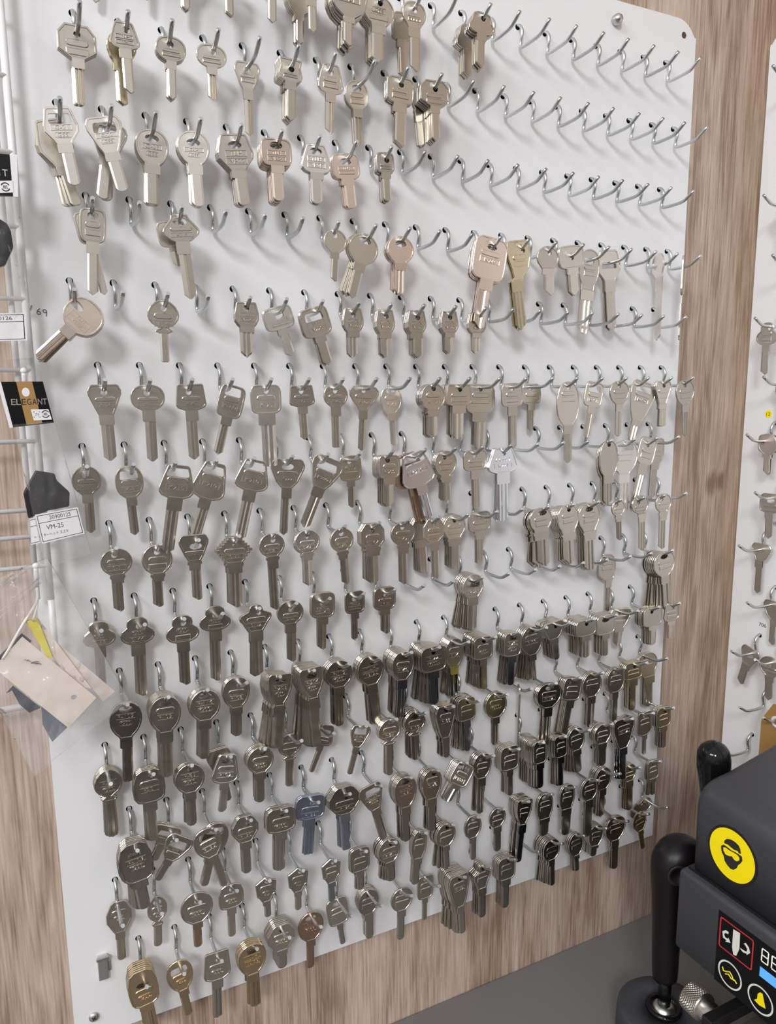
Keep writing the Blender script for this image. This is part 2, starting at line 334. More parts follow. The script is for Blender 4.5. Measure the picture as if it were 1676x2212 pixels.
# one row per stack of key blanks: hook, count, depth of the front one on the hook arm (mm), spacing, tilt (deg), then
# bow top, bow centre, bow bottom, blade tip, blade centre, bow width, blade width (mm from the hook wire), shape, hole, metal, stamp
KEYS = [
 ('A1', 1, 9.0, 2.3, -6.6, 3.6, 2.0, -14.3, -34.2, 4.0, 17.2, 6.1, 'fan', 'r', 'n', '-'),
 ('A2', 1, 13.5, 2.3, -3.4, 3.9, 1.8, -10.0, -27.8, 3.7, 15.8, 6.4, 'round', 'r', 'n', '-'),
 ('A3', 3, 19.0, 2.3, -1.3, 3.9, 0.4, -12.0, -31.6, 0.4, 18.6, 6.6, 'round', 'r', 'n', '-'),
 ('A4', 2, 29.5, 2.3, -0.9, 4.0, -0.8, -13.0, -34.7, -0.8, 19.1, 6.8, 'square', 'r', 'n', '-'),
 ('A5', 1, 32.0, 2.3, -1.7, 4.0, -0.0, -10.3, -35.2, -0.0, 18.8, 7.7, 'oval', 'r', 'n', '-'),
 ('A6', 1, 37.5, 2.3, 0.0, 4.0, -2.1, -18.9, -41.3, -2.1, 20.7, 7.6, 'round', 'r', 'n', '-'),
 ('A6', 4, 15.5, 2.3, -1.7, 5.7, -1.6, -16.6, -37.6, -3.3, 23.8, 7.5, 'egg', 'r', 'n', '-'),
 ('A7', 6, 37.0, 2.3, -1.8, 4.9, -1.0, -24.2, -44.6, -1.0, 30.0, 9.0, 'round', 'r', 'n', 'TLH|VB1'),
 ('A8', 6, 26.0, 2.3, -0.7, 4.8, -1.2, -17.7, -44.5, -1.2, 27.0, 12.2, 'round', 'r', 'n', 'GSS|'),
 ('A9', 1, 28.0, 2.3, -0.2, 5.4, -0.8, -14.4, -46.6, -0.8, 21.4, 10.6, 'egg', 'r', 'n', '|P121'),
 ('A9', 2, 12.0, 2.3, 2.1, 4.1, -2.1, -17.0, -45.2, -4.3, 20.0, 8.6, 'square', 'r', 'n', '-'),
 ('A11', 4, 35.5, 2.3, -1.2, 3.7, -1.3, -12.9, -38.2, -1.3, 25.0, 9.4, 'bell', 'r', 'n', '-'),
 ('A11', 4, 17.0, 2.3, 0.2, 3.6, -2.9, -15.7, -37.5, -2.9, 23.1, 9.6, 'bell', 'r', 'n', '-'),
 ('B0', 3, 18.5, 2.3, -0.2, 5.2, -0.2, -16.4, -44.8, -0.2, 24.7, 8.0, 'oct', 'r', 'n', '|-'),
 ('B1', 1, 35.0, 2.3, 0.9, 3.9, -1.7, -13.2, -40.7, -1.7, 19.6, 8.1, 'trap', 'r', 'n', 'TLH|VX'),
 ('B1', 2, 26.0, 2.3, 1.2, 3.6, -2.5, -16.3, -43.9, -4.9, 19.3, 7.2, 'round', 'r', 'o', '-'),
 ('B2', 3, 29.0, 2.3, -1.4, 4.6, 0.4, -11.8, -36.7, 0.4, 20.9, 7.0, 'oval', 'r', 'n', '|-'),
 ('B3', 1, 29.5, 2.3, 0.5, 4.3, -1.5, -11.5, -33.6, -1.5, 21.8, 7.3, 'oval', 'r', 'n', '|-'),
 ('B4', 1, 11.5, 2.3, 0.1, 4.6, -0.1, -15.3, -47.7, -0.1, 19.9, 7.5, 'fan', 'r', 'n', '|-'),
 ('B5', 6, 26.0, 2.3, -2.3, 6.5, -0.7, -9.8, -37.4, -0.7, 19.1, 8.9, 'horn', 'r', 'n', '|-'),
 ('B6', 1, 31.0, 2.3, -1.6, 5.3, -0.1, -16.0, -44.7, -0.1, 21.2, 8.4, 'trap', 'r', 'n', '|-'),
 ('B7', 2, 15.0, 2.3, 2.9, 4.6, -1.6, -17.3, -45.5, -1.6, 20.4, 8.5, 'oval', 's', 'n', '|-'),
 ('B8', 3, 32.5, 2.3, -2.2, 5.1, -0.7, -15.0, -47.2, -0.7, 24.8, 11.9, 'square', 'r', 'n', '|-'),
 ('B9', 5, 34.5, 2.3, 2.3, 5.8, -0.7, -14.0, -40.6, -0.7, 26.8, 8.8, 'oct', 'r', 'n', '|-'),
 ('B9', 2, 22.0, 2.3, 7.2, 5.4, -5.1, -15.2, -40.6, -10.2, 18.9, 7.3, 'round', 'r', 'n', '-'),
 ('C0', 1, 33.5, 2.3, 8.4, 5.5, -1.4, -17.6, -43.4, -1.4, 22.5, 9.5, 'shoulder', 'w', 's', 'G-21|GSS'),
 ('C0', 3, 21.0, 2.3, 15.0, 3.8, -7.2, -26.5, -52.1, -7.2, 22.9, 9.7, 'shoulder', 'w', 'n', '-'),
 ('C1', 1, 31.5, 2.3, 13.6, 5.3, -3.4, -18.2, -43.4, -3.4, 24.2, 10.0, 'fan', 'w', 's', 'G-22|GSS'),
 ('C1', 3, 23.5, 2.3, -9.9, 4.1, 1.8, -18.9, -46.8, 1.8, 23.6, 10.0, 'fan', 'w', 'n', '-'),
 ('C2', 4, 20.5, 2.3, -1.9, 4.8, 0.4, -20.2, -46.2, 0.4, 23.2, 10.6, 'egg', 's', 'n', 'G-23|GSS'),
 ('C3', 4, 23.5, 2.3, 2.3, 6.6, -1.1, -17.6, -45.5, -1.1, 23.4, 10.4, 'egg', 's', 's', 'G-24|GSS'),
 ('C4', 4, 30.0, 2.3, 7.0, 6.2, -2.5, -19.4, -43.7, -2.5, 27.0, 10.6, 'shoulder', 's', 'n', 'TLH|VB22'),
 ('C5', 5, 35.5, 2.3, 2.7, 3.6, -2.4, -16.0, -40.7, -2.4, 23.9, 10.4, 'square', 's', 'p', 'TLH|VB24'),
 ('C6', 2, 35.0, 2.3, 1.1, 3.6, -0.3, -17.2, -39.7, -0.3, 24.1, 10.9, 'trap', 's', 's', 'TLH|VB25'),
 ('C7', 3, 27.0, 2.3, 6.7, 4.8, -2.6, -14.7, -36.8, -2.6, 23.4, 10.8, 'square', 's', 'p', 'TLH|'),
 ('C8', 3, 35.0, 2.3, 3.7, 5.0, -1.4, -10.6, -31.8, -1.4, 15.9, 8.3, 'square', 'r', 'n', '|-'),
 ('D0', 1, 33.0, 2.3, -3.8, 3.7, 0.7, -19.1, -54.5, 0.7, 17.2, 8.6, 'square', 's', 'n', '|-'),
 ('D0', 1, 29.0, 2.3, 10.6, 3.6, -4.4, -18.0, -52.7, -4.4, 15.1, 6.1, 'square', 's', 'n', '-'),
 ('D2', 1, 35.0, 2.3, 5.8, 3.6, -1.2, -15.4, -55.9, -1.2, 26.4, 10.0, 'spade', 's', 'n', '|K215'),
 ('D2', 1, 26.0, 2.3, 9.5, 3.6, -6.1, -15.1, -29.3, -6.1, 21.0, 8.9, 'square', 's', 'n', '-'),
 ('D6', 1, 34.0, 2.3, -4.1, 3.6, 0.1, -14.4, -36.4, 0.1, 19.8, 7.3, 'round', 'r', 'n', '-'),
 ('D7', 3, 29.0, 2.3, -16.0, 3.9, -1.3, -20.8, -49.2, -1.3, 26.3, 10.3, 'round', 's', 'n', '-'),
 ('D8', 4, 30.0, 2.3, -1.6, 4.6, 0.1, -17.6, -42.3, 0.1, 24.6, 10.9, 'round', 's', 'p', '-'),
 ('D11', 4, 35.5, 2.3, -9.7, 6.9, -3.4, -29.8, -72.1, -3.4, 34.7, 13.7, 'square', 's', 'p', '-|K402'),
 ('D12', 2, 35.0, 2.3, 9.0, 8.2, -4.7, -26.8, -69.2, -9.4, 25.1, 13.6, 'shield', 'r', 'o', '|'),
 ('D13', 1, 34.5, 2.3, 2.4, 5.3, -1.8, -15.0, -38.2, -1.8, 24.5, 13.2, 'round', 'r', 'n', '-'),
 ('D14', 2, 29.5, 2.3, 8.1, 10.2, -0.4, -10.7, -35.6, -0.4, 29.2, 12.9, 'square', 'r', 'n', '-'),
 ('D15', 1, 23.5, 2.3, -4.2, 9.7, -2.7, -29.0, -70.6, -2.7, 24.7, 15.7, 'egg', 's', 'n', '-|-'),
 ('D16', 2, 16.0, 2.3, 6.7, 12.7, -2.5, -17.1, -65.3, -2.5, 29.6, 13.0, 'shoulder', 'w', 'n', '-'),
 ('D18', 1, 17.0, 2.3, -1.8, 13.2, -3.1, -11.3, -73.9, -6.2, 23.2, 12.7, 'round', 'r', 's', '-'),
 ('D19', 1, 24.5, 2.3, -2.3, 10.8, -2.1, -28.9, -73.5, -4.2, 28.3, 13.2, 'square', 'r', 'n', '-'),
 ('E0', 2, 36.0, 2.3, -46.9, 8.3, 11.0, -16.0, -46.9, 11.0, 26.2, 8.7, 'oval', 's', 'p', 'TLH|V889'),
 ('E2', 1, 31.5, 2.3, -0.5, 5.1, -0.6, -19.0, -39.5, -0.6, 22.5, 5.8, 'bowtie', 'r', 'n', '|F94'),
 ('E4', 2, 36.0, 2.3, 0.1, 3.7, 0.2, -14.1, -36.4, 0.2, 19.0, 10.9, 'barrel', 'r', 'n', 'TLH|V226'),
 ('E5', 2, 22.0, 2.3, 16.9, 5.7, -0.9, -12.6, -34.2, -0.9, 24.3, 8.0, 'square', 's', 's', 'TLH|'),
 ('E6', 2, 30.5, 2.3, 17.5, 5.6, -4.2, -17.6, -41.4, -4.2, 25.0, 9.6, 'square', 'w', 'n', 'TLH|V220'),
 ('E7', 2, 32.0, 2.3, 0.4, 4.6, -0.1, -14.4, -35.2, -0.1, 18.2, 10.4, 'barrel', 'r', 'n', 'TLH-X|V550'),
 ('E8', 3, 32.0, 2.3, 0.5, 4.4, -1.0, -15.0, -34.9, -1.0, 17.5, 10.4, 'barrel', 'r', 'n', 'TLH-X|V550'),
 ('E9', 4, 31.5, 2.3, 0.9, 5.0, -1.0, -14.2, -34.6, -1.0, 18.2, 10.8, 'barrel', 'r', 'n', 'TLH-X|V550'),
 ('E10', 3, 34.5, 2.3, 2.1, 4.4, -0.6, -14.5, -31.5, -0.6, 17.4, 9.4, 'barrel', 'r', 'n', 'TLH-X|V550'),
 ('E11', 2, 33.0, 2.3, 0.8, 4.7, -1.4, -13.5, -30.7, -1.4, 19.1, 9.7, 'barrel', 'r', 'n', 'TLH-X|V550'),
 ('F0', 1, 31.0, 2.3, 1.3, 4.9, 0.3, -17.0, -50.5, 0.3, 23.0, 10.3, 'fan', 'r', 'n', '|K-26'),
 ('F1', 1, 28.0, 2.3, 0.2, 5.3, 0.5, -13.8, -52.2, 0.5, 24.4, 9.1, 'oval', 'r', 'n', '|K-3'),
 ('F2', 1, 29.5, 2.3, 1.4, 5.0, 1.4, -14.8, -52.4, 1.4, 22.8, 9.3, 'house0', 'r', 'n', '|K-40'),
 ('F3', 1, 34.5, 2.3, -16.0, 3.6, 3.4, -21.6, -51.1, 3.4, 20.1, 8.1, 'square', 'w', 'n', '|K-80'),
 ('F4', 1, 31.0, 2.3, 0.9, 4.2, -0.6, -18.9, -60.6, -0.6, 25.1, 13.7, 'square', 'r', 's', '|K-25'),
 ('F5', 1, 28.0, 2.3, 2.8, 3.7, 0.2, -13.5, -40.5, 0.2, 21.8, 8.2, 'house0', 'r', 'n', '|K42'),
 ('F6', 1, 27.0, 2.3, 0.6, 5.4, 0.3, -14.8, -47.8, 0.3, 21.6, 8.3, 'round', 'r', 'n', '|K-60'),
 ('F7', 1, 18.0, 2.3, -3.8, 3.6, 0.5, -18.1, -52.7, 0.5, 27.9, 7.6, 'heart', 'r', 'n', '|K162'),
 ('F8', 1, 11.5, 2.3, 3.3, 3.6, -1.3, -21.4, -50.6, -1.3, 21.6, 8.4, 'round', 's', 's', '|K-43'),
 ('F9', 5, 32.5, 2.3, 1.2, 4.0, -0.3, -20.0, -43.7, -0.3, 24.5, 10.1, 'round', 'r', 'n', '|K-153'),
 ('F10', 5, 27.5, 2.3, 0.1, 3.6, -0.9, -15.8, -45.5, -0.9, 27.8, 13.8, 'house0', 'r', 'n', '|-'),
 ('F11', 3, 15.0, 2.3, -2.1, 3.6, 0.3, -23.6, -57.8, 0.3, 32.0, 16.3, 'tee', 'r', 'n', '|-'),
 ('F12', 1, 22.5, 2.3, 2.1, 4.5, 0.1, -17.7, -57.5, 0.1, 24.2, 10.3, 'square', 'r', 'n', '|-'),
 ('F13', 1, 10.5, 2.3, 0.9, 3.6, 1.2, -16.3, -42.4, 1.2, 23.0, 8.3, 'tee', 'r', 'n', '|-'),
 ('F14', 1, 30.5, 2.3, 2.1, 5.0, -0.4, -37.6, -74.2, -0.4, 27.4, 10.7, 'oval', 'r', 'n', '|'),
 ('F15', 1, 29.5, 2.3, -10.7, 5.4, 3.8, -19.4, -49.9, 3.8, 22.9, 8.4, 'square', 'w', 'n', '|K251'),
 ('F16', 1, 34.5, 2.3, 2.0, 4.1, 0.4, -19.4, -51.4, 0.4, 25.1, 8.7, 'egg', 'r', 'n', '|'),
 ('F17', 1, 31.0, 2.3, -14.7, 5.7, 7.4, -35.4, -55.2, 7.4, 34.2, 12.0, 'fan', 'w', 'n', '|K270'),
 ('F18', 2, 34.5, 2.3, 0.7, 3.8, -0.6, -19.9, -42.1, -0.6, 22.2, 10.2, 'fan', 'r', 'n', '|'),
 ('F19', 1, 34.0, 2.3, 5.1, 5.0, 0.5, -21.5, -54.8, 0.5, 27.1, 9.0, 'egg', 'r', 'n', '|'),
 ('G0', 1, 8.0, 2.3, -0.1, 5.7, 0.7, -16.0, -45.6, 0.7, 21.0, 7.8, 'round', 'r', 'n', '|K-50'),
 ('G1', 1, 18.0, 2.3, 3.1, 5.5, -0.4, -19.3, -48.3, -0.4, 20.5, 7.6, 'oval', 'w', 'n', '|K-8'),
 ('G2', 1, 35.5, 2.3, -10.1, 4.2, 3.7, -21.6, -64.1, 3.7, 26.4, 11.2, 'trap', 'w', 'n', '|K215'),
 ('G3', 1, 35.0, 2.3, -19.4, 4.5, 0.8, -25.0, -60.6, 0.8, 26.3, 9.4, 'trap', 'w', 'n', '|K210'),
 ('G4', 1, 38.0, 2.3, -14.3, 3.6, 2.1, -21.4, -61.0, 2.1, 27.2, 10.5, 'trap', 'w', 'n', '|K210'),
 ('G5', 1, 30.0, 2.3, -4.9, 5.1, 1.3, -19.2, -57.7, 1.3, 29.1, 8.2, 'fan', 's', 'n', '|K222'),
 ('G6', 1, 33.0, 2.3, -23.8, 6.1, 5.3, -20.7, -55.7, 5.3, 28.4, 10.5, 'fan', 'w', 'n', '|K220'),
 ('G7', 1, 19.0, 2.3, 0.8, 4.5, 0.8, -17.5, -41.4, 0.8, 20.5, 7.6, 'square', 'r', 'n', 'GSS|'),
 ('G8', 6, 32.0, 2.3, -0.1, 3.6, 1.6, -16.9, -41.9, 1.6, 20.5, 11.2, 'square', 'r', 'n', '|K-200'),
 ('G9', 1, 23.0, 2.3, 16.5, 4.1, 0.3, -27.4, -62.5, 0.3, 33.7, 10.9, 'trap', 'w', 'x', '|K270'),
 ('G9', 2, 19.0, 2.3, 13.7, 4.1, -4.1, -27.1, -62.0, -4.1, 32.0, 9.5, 'trap', 'w', 'c', '-'),
 ('G10', 3, 26.0, 2.3, 1.3, 4.8, 1.2, -19.3, -42.0, 1.2, 23.0, 9.4, 'egg', 'r', 'n', '|'),
 ('G11', 1, 29.5, 2.3, 2.0, 4.1, 0.7, -15.1, -51.4, 0.7, 26.0, 10.5, 'square', 'r', 'n', '|'),
 ('G12', 2, 32.5, 2.3, 1.9, 4.7, -1.0, -19.2, -66.1, -1.0, 32.4, 14.3, 'trap', 'r', 'x', 'GSS|K221'),
 ('G16', 3, 39.5, 2.3, 3.0, 3.6, 0.0, -34.0, -61.4, 0.0, 24.0, 12.7, 'oval', 'r', 'n', '-'),
 ('G17', 1, 32.5, 2.3, 0.2, 5.6, -1.6, -29.5, -70.2, -1.6, 35.0, 13.8, 'egg', 'w', 's', '-|-'),
 ('G18', 1, 31.5, 2.3, -15.3, 7.8, 0.7, -20.7, -71.0, 0.7, 24.6, 11.6, 'square', 'r', 'n', '|'),
 ('G19', 1, 11.5, 2.3, -2.2, 5.6, 2.6, -20.3, -60.8, 2.6, 23.8, 11.0, 'square', 'r', 'n', '|'),
 ('H0', 1, 23.0, 2.3, 0.4, 4.3, 1.2, -16.9, -45.3, 1.2, 23.0, 9.1, 'round', 'r', 'n', '|S-5'),
 ('H1', 2, 30.5, 2.3, -0.3, 5.1, 0.0, -18.2, -44.3, 0.0, 22.6, 8.3, 'round', 'r', 'n', '|'),
 ('H2', 1, 39.5, 2.3, -0.0, 7.6, -4.0, -13.4, -44.4, -4.0, 22.8, 8.9, 'fan', 's', 'n', '|S-21'),
 ('H3', 4, 31.0, 2.3, -0.5, 5.3, -0.6, -16.5, -53.6, -0.6, 28.6, 11.8, 'star', 'r', 'n', '|S-35'),
 ('H4', 1, 35.0, 2.3, 1.7, 5.0, -1.2, -15.1, -59.8, -1.2, 21.5, 8.9, 'round', 'r', 'n', '|S-8'),
 ('H5', 3, 35.0, 2.3, 0.0, 5.0, -0.8, -15.2, -42.5, -0.8, 22.2, 8.4, 'round', 'r', 's', '|S-47'),
 ('H6', 1, 34.0, 2.3, 3.6, 4.1, -0.0, -16.8, -45.9, -0.0, 21.5, 8.3, 'round', 'r', 'n', '|S-78'),
 ('H7', 4, 32.0, 2.3, 1.2, 5.3, -0.1, -16.8, -48.4, -0.1, 22.4, 12.6, 'oct', 'r', 'n', '|S-104'),
 ('H8', 1, 30.5, 2.3, 1.2, 4.3, 0.3, -17.2, -53.3, 0.3, 24.2, 10.1, 'round', 'r', 'n', '|S-42'),
 ('H9', 1, 33.0, 2.3, 1.8, 3.6, 0.0, -17.8, -52.0, 0.0, 20.8, 8.9, 'oct', 'r', 'n', '|'),
 ('H9', 3, 13.0, 2.3, 4.1, 3.6, -2.0, -17.6, -50.6, -3.9, 18.6, 11.4, 'oct', 'r', 'n', '-'),
 ('H10', 4, 19.5, 2.3, 0.4, 4.9, -0.0, -18.5, -49.7, -0.0, 24.7, 13.2, 'round', 'r', 'n', '|'),
 ('H11', 1, 16.0, 2.3, 1.2, 4.6, 0.0, -15.3, -48.8, 0.0, 25.9, 10.2, 'tee', 'r', 'n', '|'),
 ('H13', 5, 37.5, 2.3, 4.5, 3.6, -4.9, -20.9, -55.0, -4.9, 26.2, 16.4, 'egg', 's', 'n', '|'),
 ('H14', 7, 36.5, 2.3, 5.4, 4.3, -1.2, -25.5, -55.9, -1.2, 26.0, 14.6, 'egg', 'r', 'n', '|'),
 ('H15', 5, 32.0, 2.3, 4.6, 4.9, -0.7, -25.0, -66.3, -0.7, 28.4, 14.6, 'egg', 's', 'n', '|'),
 ('H16', 1, 37.5, 2.3, 4.4, 3.6, 2.5, -13.8, -39.4, 2.5, 17.7, 7.1, 'round', 'r', 'n', '|'),
 ('H17', 1, 37.0, 2.3, 3.2, 6.5, 2.6, -14.1, -53.6, 5.3, 23.3, 9.6, 'round', 'r', 'n', '|'),
 ('H18', 1, 39.5, 2.3, 1.8, 4.8, 2.8, -15.4, -55.2, 2.8, 23.0, 10.4, 'round', 'r', 'n', '|'),
 ('I0', 2, 12.0, 2.3, -0.0, 6.4, 1.3, -14.0, -55.5, 1.3, 23.8, 7.8, 'clover', 'r', 'n', 'GSS|S146'),
 ('I1', 1, 15.5, 2.3, -1.0, 6.8, -1.0, -15.3, -59.1, -1.0, 25.7, 10.7, 'clover', 'r', 'n', 'GSS|S144'),
 ('I2', 1, 39.5, 2.3, -0.3, 5.8, -0.9, -16.3, -51.3, -0.9, 25.4, 9.8, 'clover', 'r', 'n', 'GSS|'),
 ('I3', 1, 15.0, 2.3, -0.8, 7.1, 0.0, -13.8, -57.7, 0.0, 25.7, 10.2, 'clover', 'r', 'n', 'GSS|'),
 ('I4', 2, 39.5, 2.3, -0.2, 6.2, -2.7, -16.7, -54.4, -2.7, 26.3, 10.7, 'crown', 'r', 'n', '|S152'),
 ('I5', 2, 30.0, 2.3, -1.4, 7.2, -0.4, -14.2, -47.2, -0.4, 22.7, 9.5, 'round', 'r', 'n', '|S153'),
 ('I6', 2, 25.5, 2.3, -2.1, 9.0, 0.4, -13.5, -42.2, 0.4, 22.3, 9.6, 'square', 'r', 'n', 'GSS|S154'),
 ('I7', 1, 24.5, 2.3, 0.1, 6.2, 0.5, -14.2, -39.0, 0.5, 19.1, 7.3, 'square', 'r', 'd', 'GSS|S155'),
 ('I8', 2, 26.0, 2.3, -1.1, 6.3, -0.8, -14.5, -37.7, -0.8, 21.7, 10.4, 'square', 'r', 'd', '|JIMTO'),
 ('I11', 7, 29.0, 2.3, -1.1, 7.8, 0.2, -15.5, -48.5, 0.2, 23.5, 11.7, 'round', 'w', 'n', 'TLH|VB24'),
 ('I17', 1, 8.5, 2.3, 0.2, 3.6, 3.0, -26.6, -61.2, 6.1, 24.9, 7.8, 'oval', 'r', 'n', '|'),
 ('I19', 7, 34.5, 2.3, 7.7, 4.1, -2.0, -24.1, -62.5, -2.0, 31.0, 11.2, 'egg', 's', 'n', '|'),
 ('J0', 2, 28.0, 2.3, -2.6, 3.9, 0.0, -25.5, -62.0, 0.0, 24.2, 9.1, 'egg', 's', 'd', 'P-109|GSS'),
 ('J1', 8, 32.5, 2.3, -1.5, 3.6, -1.2, -26.7, -64.0, -1.2, 24.2, 10.9, 'egg', 's', 'n', '|P109'),
 ('J2', 6, 34.0, 2.3, -2.6, 3.6, -0.2, -22.9, -54.9, -0.2, 24.6, 9.9, 'round', 's', 'n', 'P-116|GSS'),
 ('J3', 3, 24.0, 2.3, -1.5, 6.6, -2.2, -20.8, -45.4, -2.2, 23.0, 9.8, 'egg', 'r', 'n', '|P108'),
 ('J4', 10, 38.0, 2.3, -4.6, 4.5, 1.5, -24.0, -60.3, 1.5, 21.3, 10.1, 'shield', 's', 'n', 'P-203|GSS'),
 ('J5', 10, 34.5, 2.3, 3.6, 5.6, -0.0, -22.8, -67.0, -0.0, 22.0, 10.2, 'shield', 's', 'n', 'P-204|GSS'),
 ('J6', 5, 25.0, 2.3, 0.3, 5.6, -1.0, -20.1, -56.1, -1.0, 25.9, 9.5, 'round', 'r', 'd', 'P-119|GSS'),
 ('J7', 5, 27.0, 2.3, 6.3, 6.0, -2.2, -22.7, -61.6, -2.2, 25.9, 9.5, 'round', 'r', 'd', 'TLH|VB125'),
 ('J8', 9, 30.0, 2.3, -3.3, 4.4, 0.5, -23.3, -59.6, 0.5, 23.1, 9.8, 'egg', 's', 'e', '|P140'),
 ('J9', 10, 33.0, 2.3, 3.0, 4.7, -0.1, -20.2, -52.1, -0.1, 26.8, 9.5, 'square', 'r', 'e', 'P122|GSS'),
 ('J10', 7, 17.5, 1.92, -0.4, 3.6, 2.2, -26.3, -55.9, 2.2, 20.6, 8.5, 'egg', 's', 'e', '|P154'),
 ('J11', 9, 26.0, 2.3, 1.9, 3.6, -0.9, -19.9, -50.5, -0.9, 21.6, 7.4, 'square', 'r', 'd', '|GSS'),
 ('J12', 6, 31.5, 2.3, -1.3, 3.7, 0.3, -21.0, -50.2, 0.3, 20.8, 9.3, 'square', 's', 'e', 'P-205|GSS'),
 ('J13', 5, 22.0, 2.3, 6.2, 3.6, -1.1, -27.5, -54.6, -1.1, 26.1, 8.0, 'round', 's', 'd', '|P100'),
 ('J14', 7, 22.0, 2.3, 8.3, 4.1, -1.8, -14.9, -37.3, -3.6, 25.2, 9.7, 'fan', 'r', 'd', '-'),
 ('J15', 10, 34.0, 2.3, 2.6, 3.6, -0.7, -14.4, -37.5, -0.7, 27.1, 10.8, 'tee', 'r', 'n', '-'),
 ('J16', 6, 28.5, 2.3, 2.9, 3.6, 0.6, -18.1, -41.6, 0.6, 25.2, 9.6, 'square', 's', 'n', '-'),
 ('J17', 2, 17.5, 2.3, -6.2, 3.6, 2.4, -18.6, -37.6, 2.4, 29.4, 12.1, 'fan', 'r', 'n', '|'),
 ('J18', 6, 34.0, 2.3, 1.5, 3.6, 1.7, -17.4, -39.1, 1.7, 28.2, 10.4, 'square', 'r', 'n', '-'),
 ('J19', 1, 35.0, 2.3, 0.3, 3.6, -1.6, -16.4, -35.9, -1.6, 23.0, 9.1, 'house0', 'r', 'n', '|'),
 ('K0', 5, 13.5, 1.88, 0.5, 5.2, -0.5, -22.0, -53.2, -0.5, 21.4, 8.3, 'bowtie', 'r', 'n', 'P-64|GSS'),
 ('K1', 4, 28.0, 2.3, 1.6, 5.0, -1.7, -23.7, -57.0, -1.7, 24.5, 9.5, 'cup', 'r', 'n', '|P201'),
 ('K2', 4, 34.0, 2.3, -0.6, 3.8, -0.6, -21.7, -50.4, -0.6, 23.7, 8.9, 'round', 'r', 'n', 'P-85|GSS'),
 ('K3', 2, 34.0, 2.3, -9.4, 4.5, 0.0, -20.7, -45.3, 0.0, 22.6, 7.5, 'trap', 's', 's', '|P102'),
 ('K3', 2, 25.5, 2.3, 8.0, 8.6, -4.7, -16.5, -39.8, -4.7, 19.9, 6.9, 'fan', 's', 'n', '-'),
 ('K4', 5, 34.0, 2.3, -1.1, 4.7, -2.0, -19.1, -45.0, -2.0, 23.4, 8.8, 'round', 'r', 'n', '|GSS'),
 ('K5', 1, 17.5, 2.3, -2.3, 3.6, -0.3, -21.1, -46.0, -0.3, 22.1, 7.2, 'bowtie', 'r', 'n', '|'),
 ('K6', 1, 18.0, 2.3, -23.9, 5.8, 3.7, -13.6, -38.6, 3.7, 19.4, 5.8, 'trap', 'w', 'n', '|'),
 ('K7', 1, 33.0, 2.3, -16.7, 3.6, 1.2, -17.6, -42.3, 1.2, 19.6, 6.2, 'fan', 'w', 'n', 'P-35|GSS'),
 ('K8', 3, 33.5, 2.3, -0.5, 3.6, -0.9, -21.6, -51.3, -0.9, 22.8, 6.7, 'bowtie', 'r', 'n', '|P-97'),
 ('K9', 6, 27.0, 2.3, 1.9, 3.6, -1.8, -21.5, -45.9, -1.8, 22.5, 7.9, 'bowtie', 's', 'd', '|P109'),
 ('K10', 6, 31.0, 2.3, 0.8, 3.6, -0.4, -29.7, -49.4, -0.4, 21.4, 7.4, 'fan', 'r', 'd', '|P166'),
 ('K11', 6, 22.5, 2.3, 3.6, 3.6, -2.5, -21.1, -52.8, -2.5, 20.5, 7.7, 'square', 'r', 'e', '|'),
 ('K12', 2, 26.0, 2.3, 0.7, 4.2, 0.2, -23.5, -52.2, 0.2, 25.5, 8.3, 'round', 'r', 'd', '|GSS'),
 ('K13', 1, 23.0, 2.3, 1.4, 3.6, -0.8, -26.1, -70.7, -0.8, 13.1, 7.7, 'fan', 'r', 'n', '-'),
 ('K14', 3, 34.0, 2.3, -2.9, 3.6, -0.1, -23.4, -64.2, -0.1, 31.7, 10.4, 'egg', 's', 'd', '|P112'),
 ('K15', 5, 33.5, 2.3, -9.5, 3.6, 0.9, -21.2, -57.9, 0.9, 24.2, 10.5, 'square', 's', 'n', '|'),
 ('K16', 3, 29.0, 2.3, -0.7, 3.6, 0.1, -24.6, -58.6, 0.1, 26.0, 10.7, 'round', 'r', 'n', '|'),
 ('K17', 3, 31.5, 2.3, -0.1, 3.6, 0.3, -25.0, -57.6, 0.3, 24.7, 8.2, 'oval', 's', 'n', '|'),
 ('K18', 4, 28.0, 2.3, 1.5, 4.1, -1.5, -15.9, -51.6, -1.5, 26.1, 12.0, 'square', 'r', 'o', '|'),
 ('K19', 2, 12.0, 2.3, 3.1, 3.6, 3.9, -26.6, -62.2, 7.8, 31.6, 15.4, 'egg', 'r', 'n', '|'),
 ('L0', 6, 34.0, 2.3, 7.1, 8.1, -1.9, -26.4, -51.3, -1.9, 25.4, 11.3, 'cup', 's', 'd', 'P-128|GSS'),
 ('L1', 1, 34.0, 2.3, -35.2, 5.9, 3.7, -16.1, -33.5, 3.7, 23.5, 7.3, 'fan', 'w', 'n', 'TLH|'),
 ('L1', 3, 21.0, 2.3, -28.7, 6.2, -4.8, -10.6, -24.2, -4.8, 23.0, 7.4, 'fan', 'w', 'n', '-'),
 ('L2', 1, 34.0, 2.3, 15.0, 5.8, -6.3, -22.1, -52.5, -6.3, 23.2, 8.2, 'egg', 'w', 'n', '|P135'),
 ('L2', 2, 27.0, 2.3, -16.3, 4.9, 6.0, -25.9, -50.8, 6.0, 22.7, 8.2, 'egg', 'w', 'n', '-'),
 ('L3', 3, 34.0, 2.3, 0.9, 6.2, -2.5, -18.5, -46.7, -2.5, 22.4, 8.9, 'hexv', 'r', 'n', '|P130'),
 ('L4', 4, 34.0, 2.3, -2.2, 4.7, -0.7, -18.1, -54.0, -0.7, 26.9, 10.5, 'tee', 'r', 'n', '|GSS'),
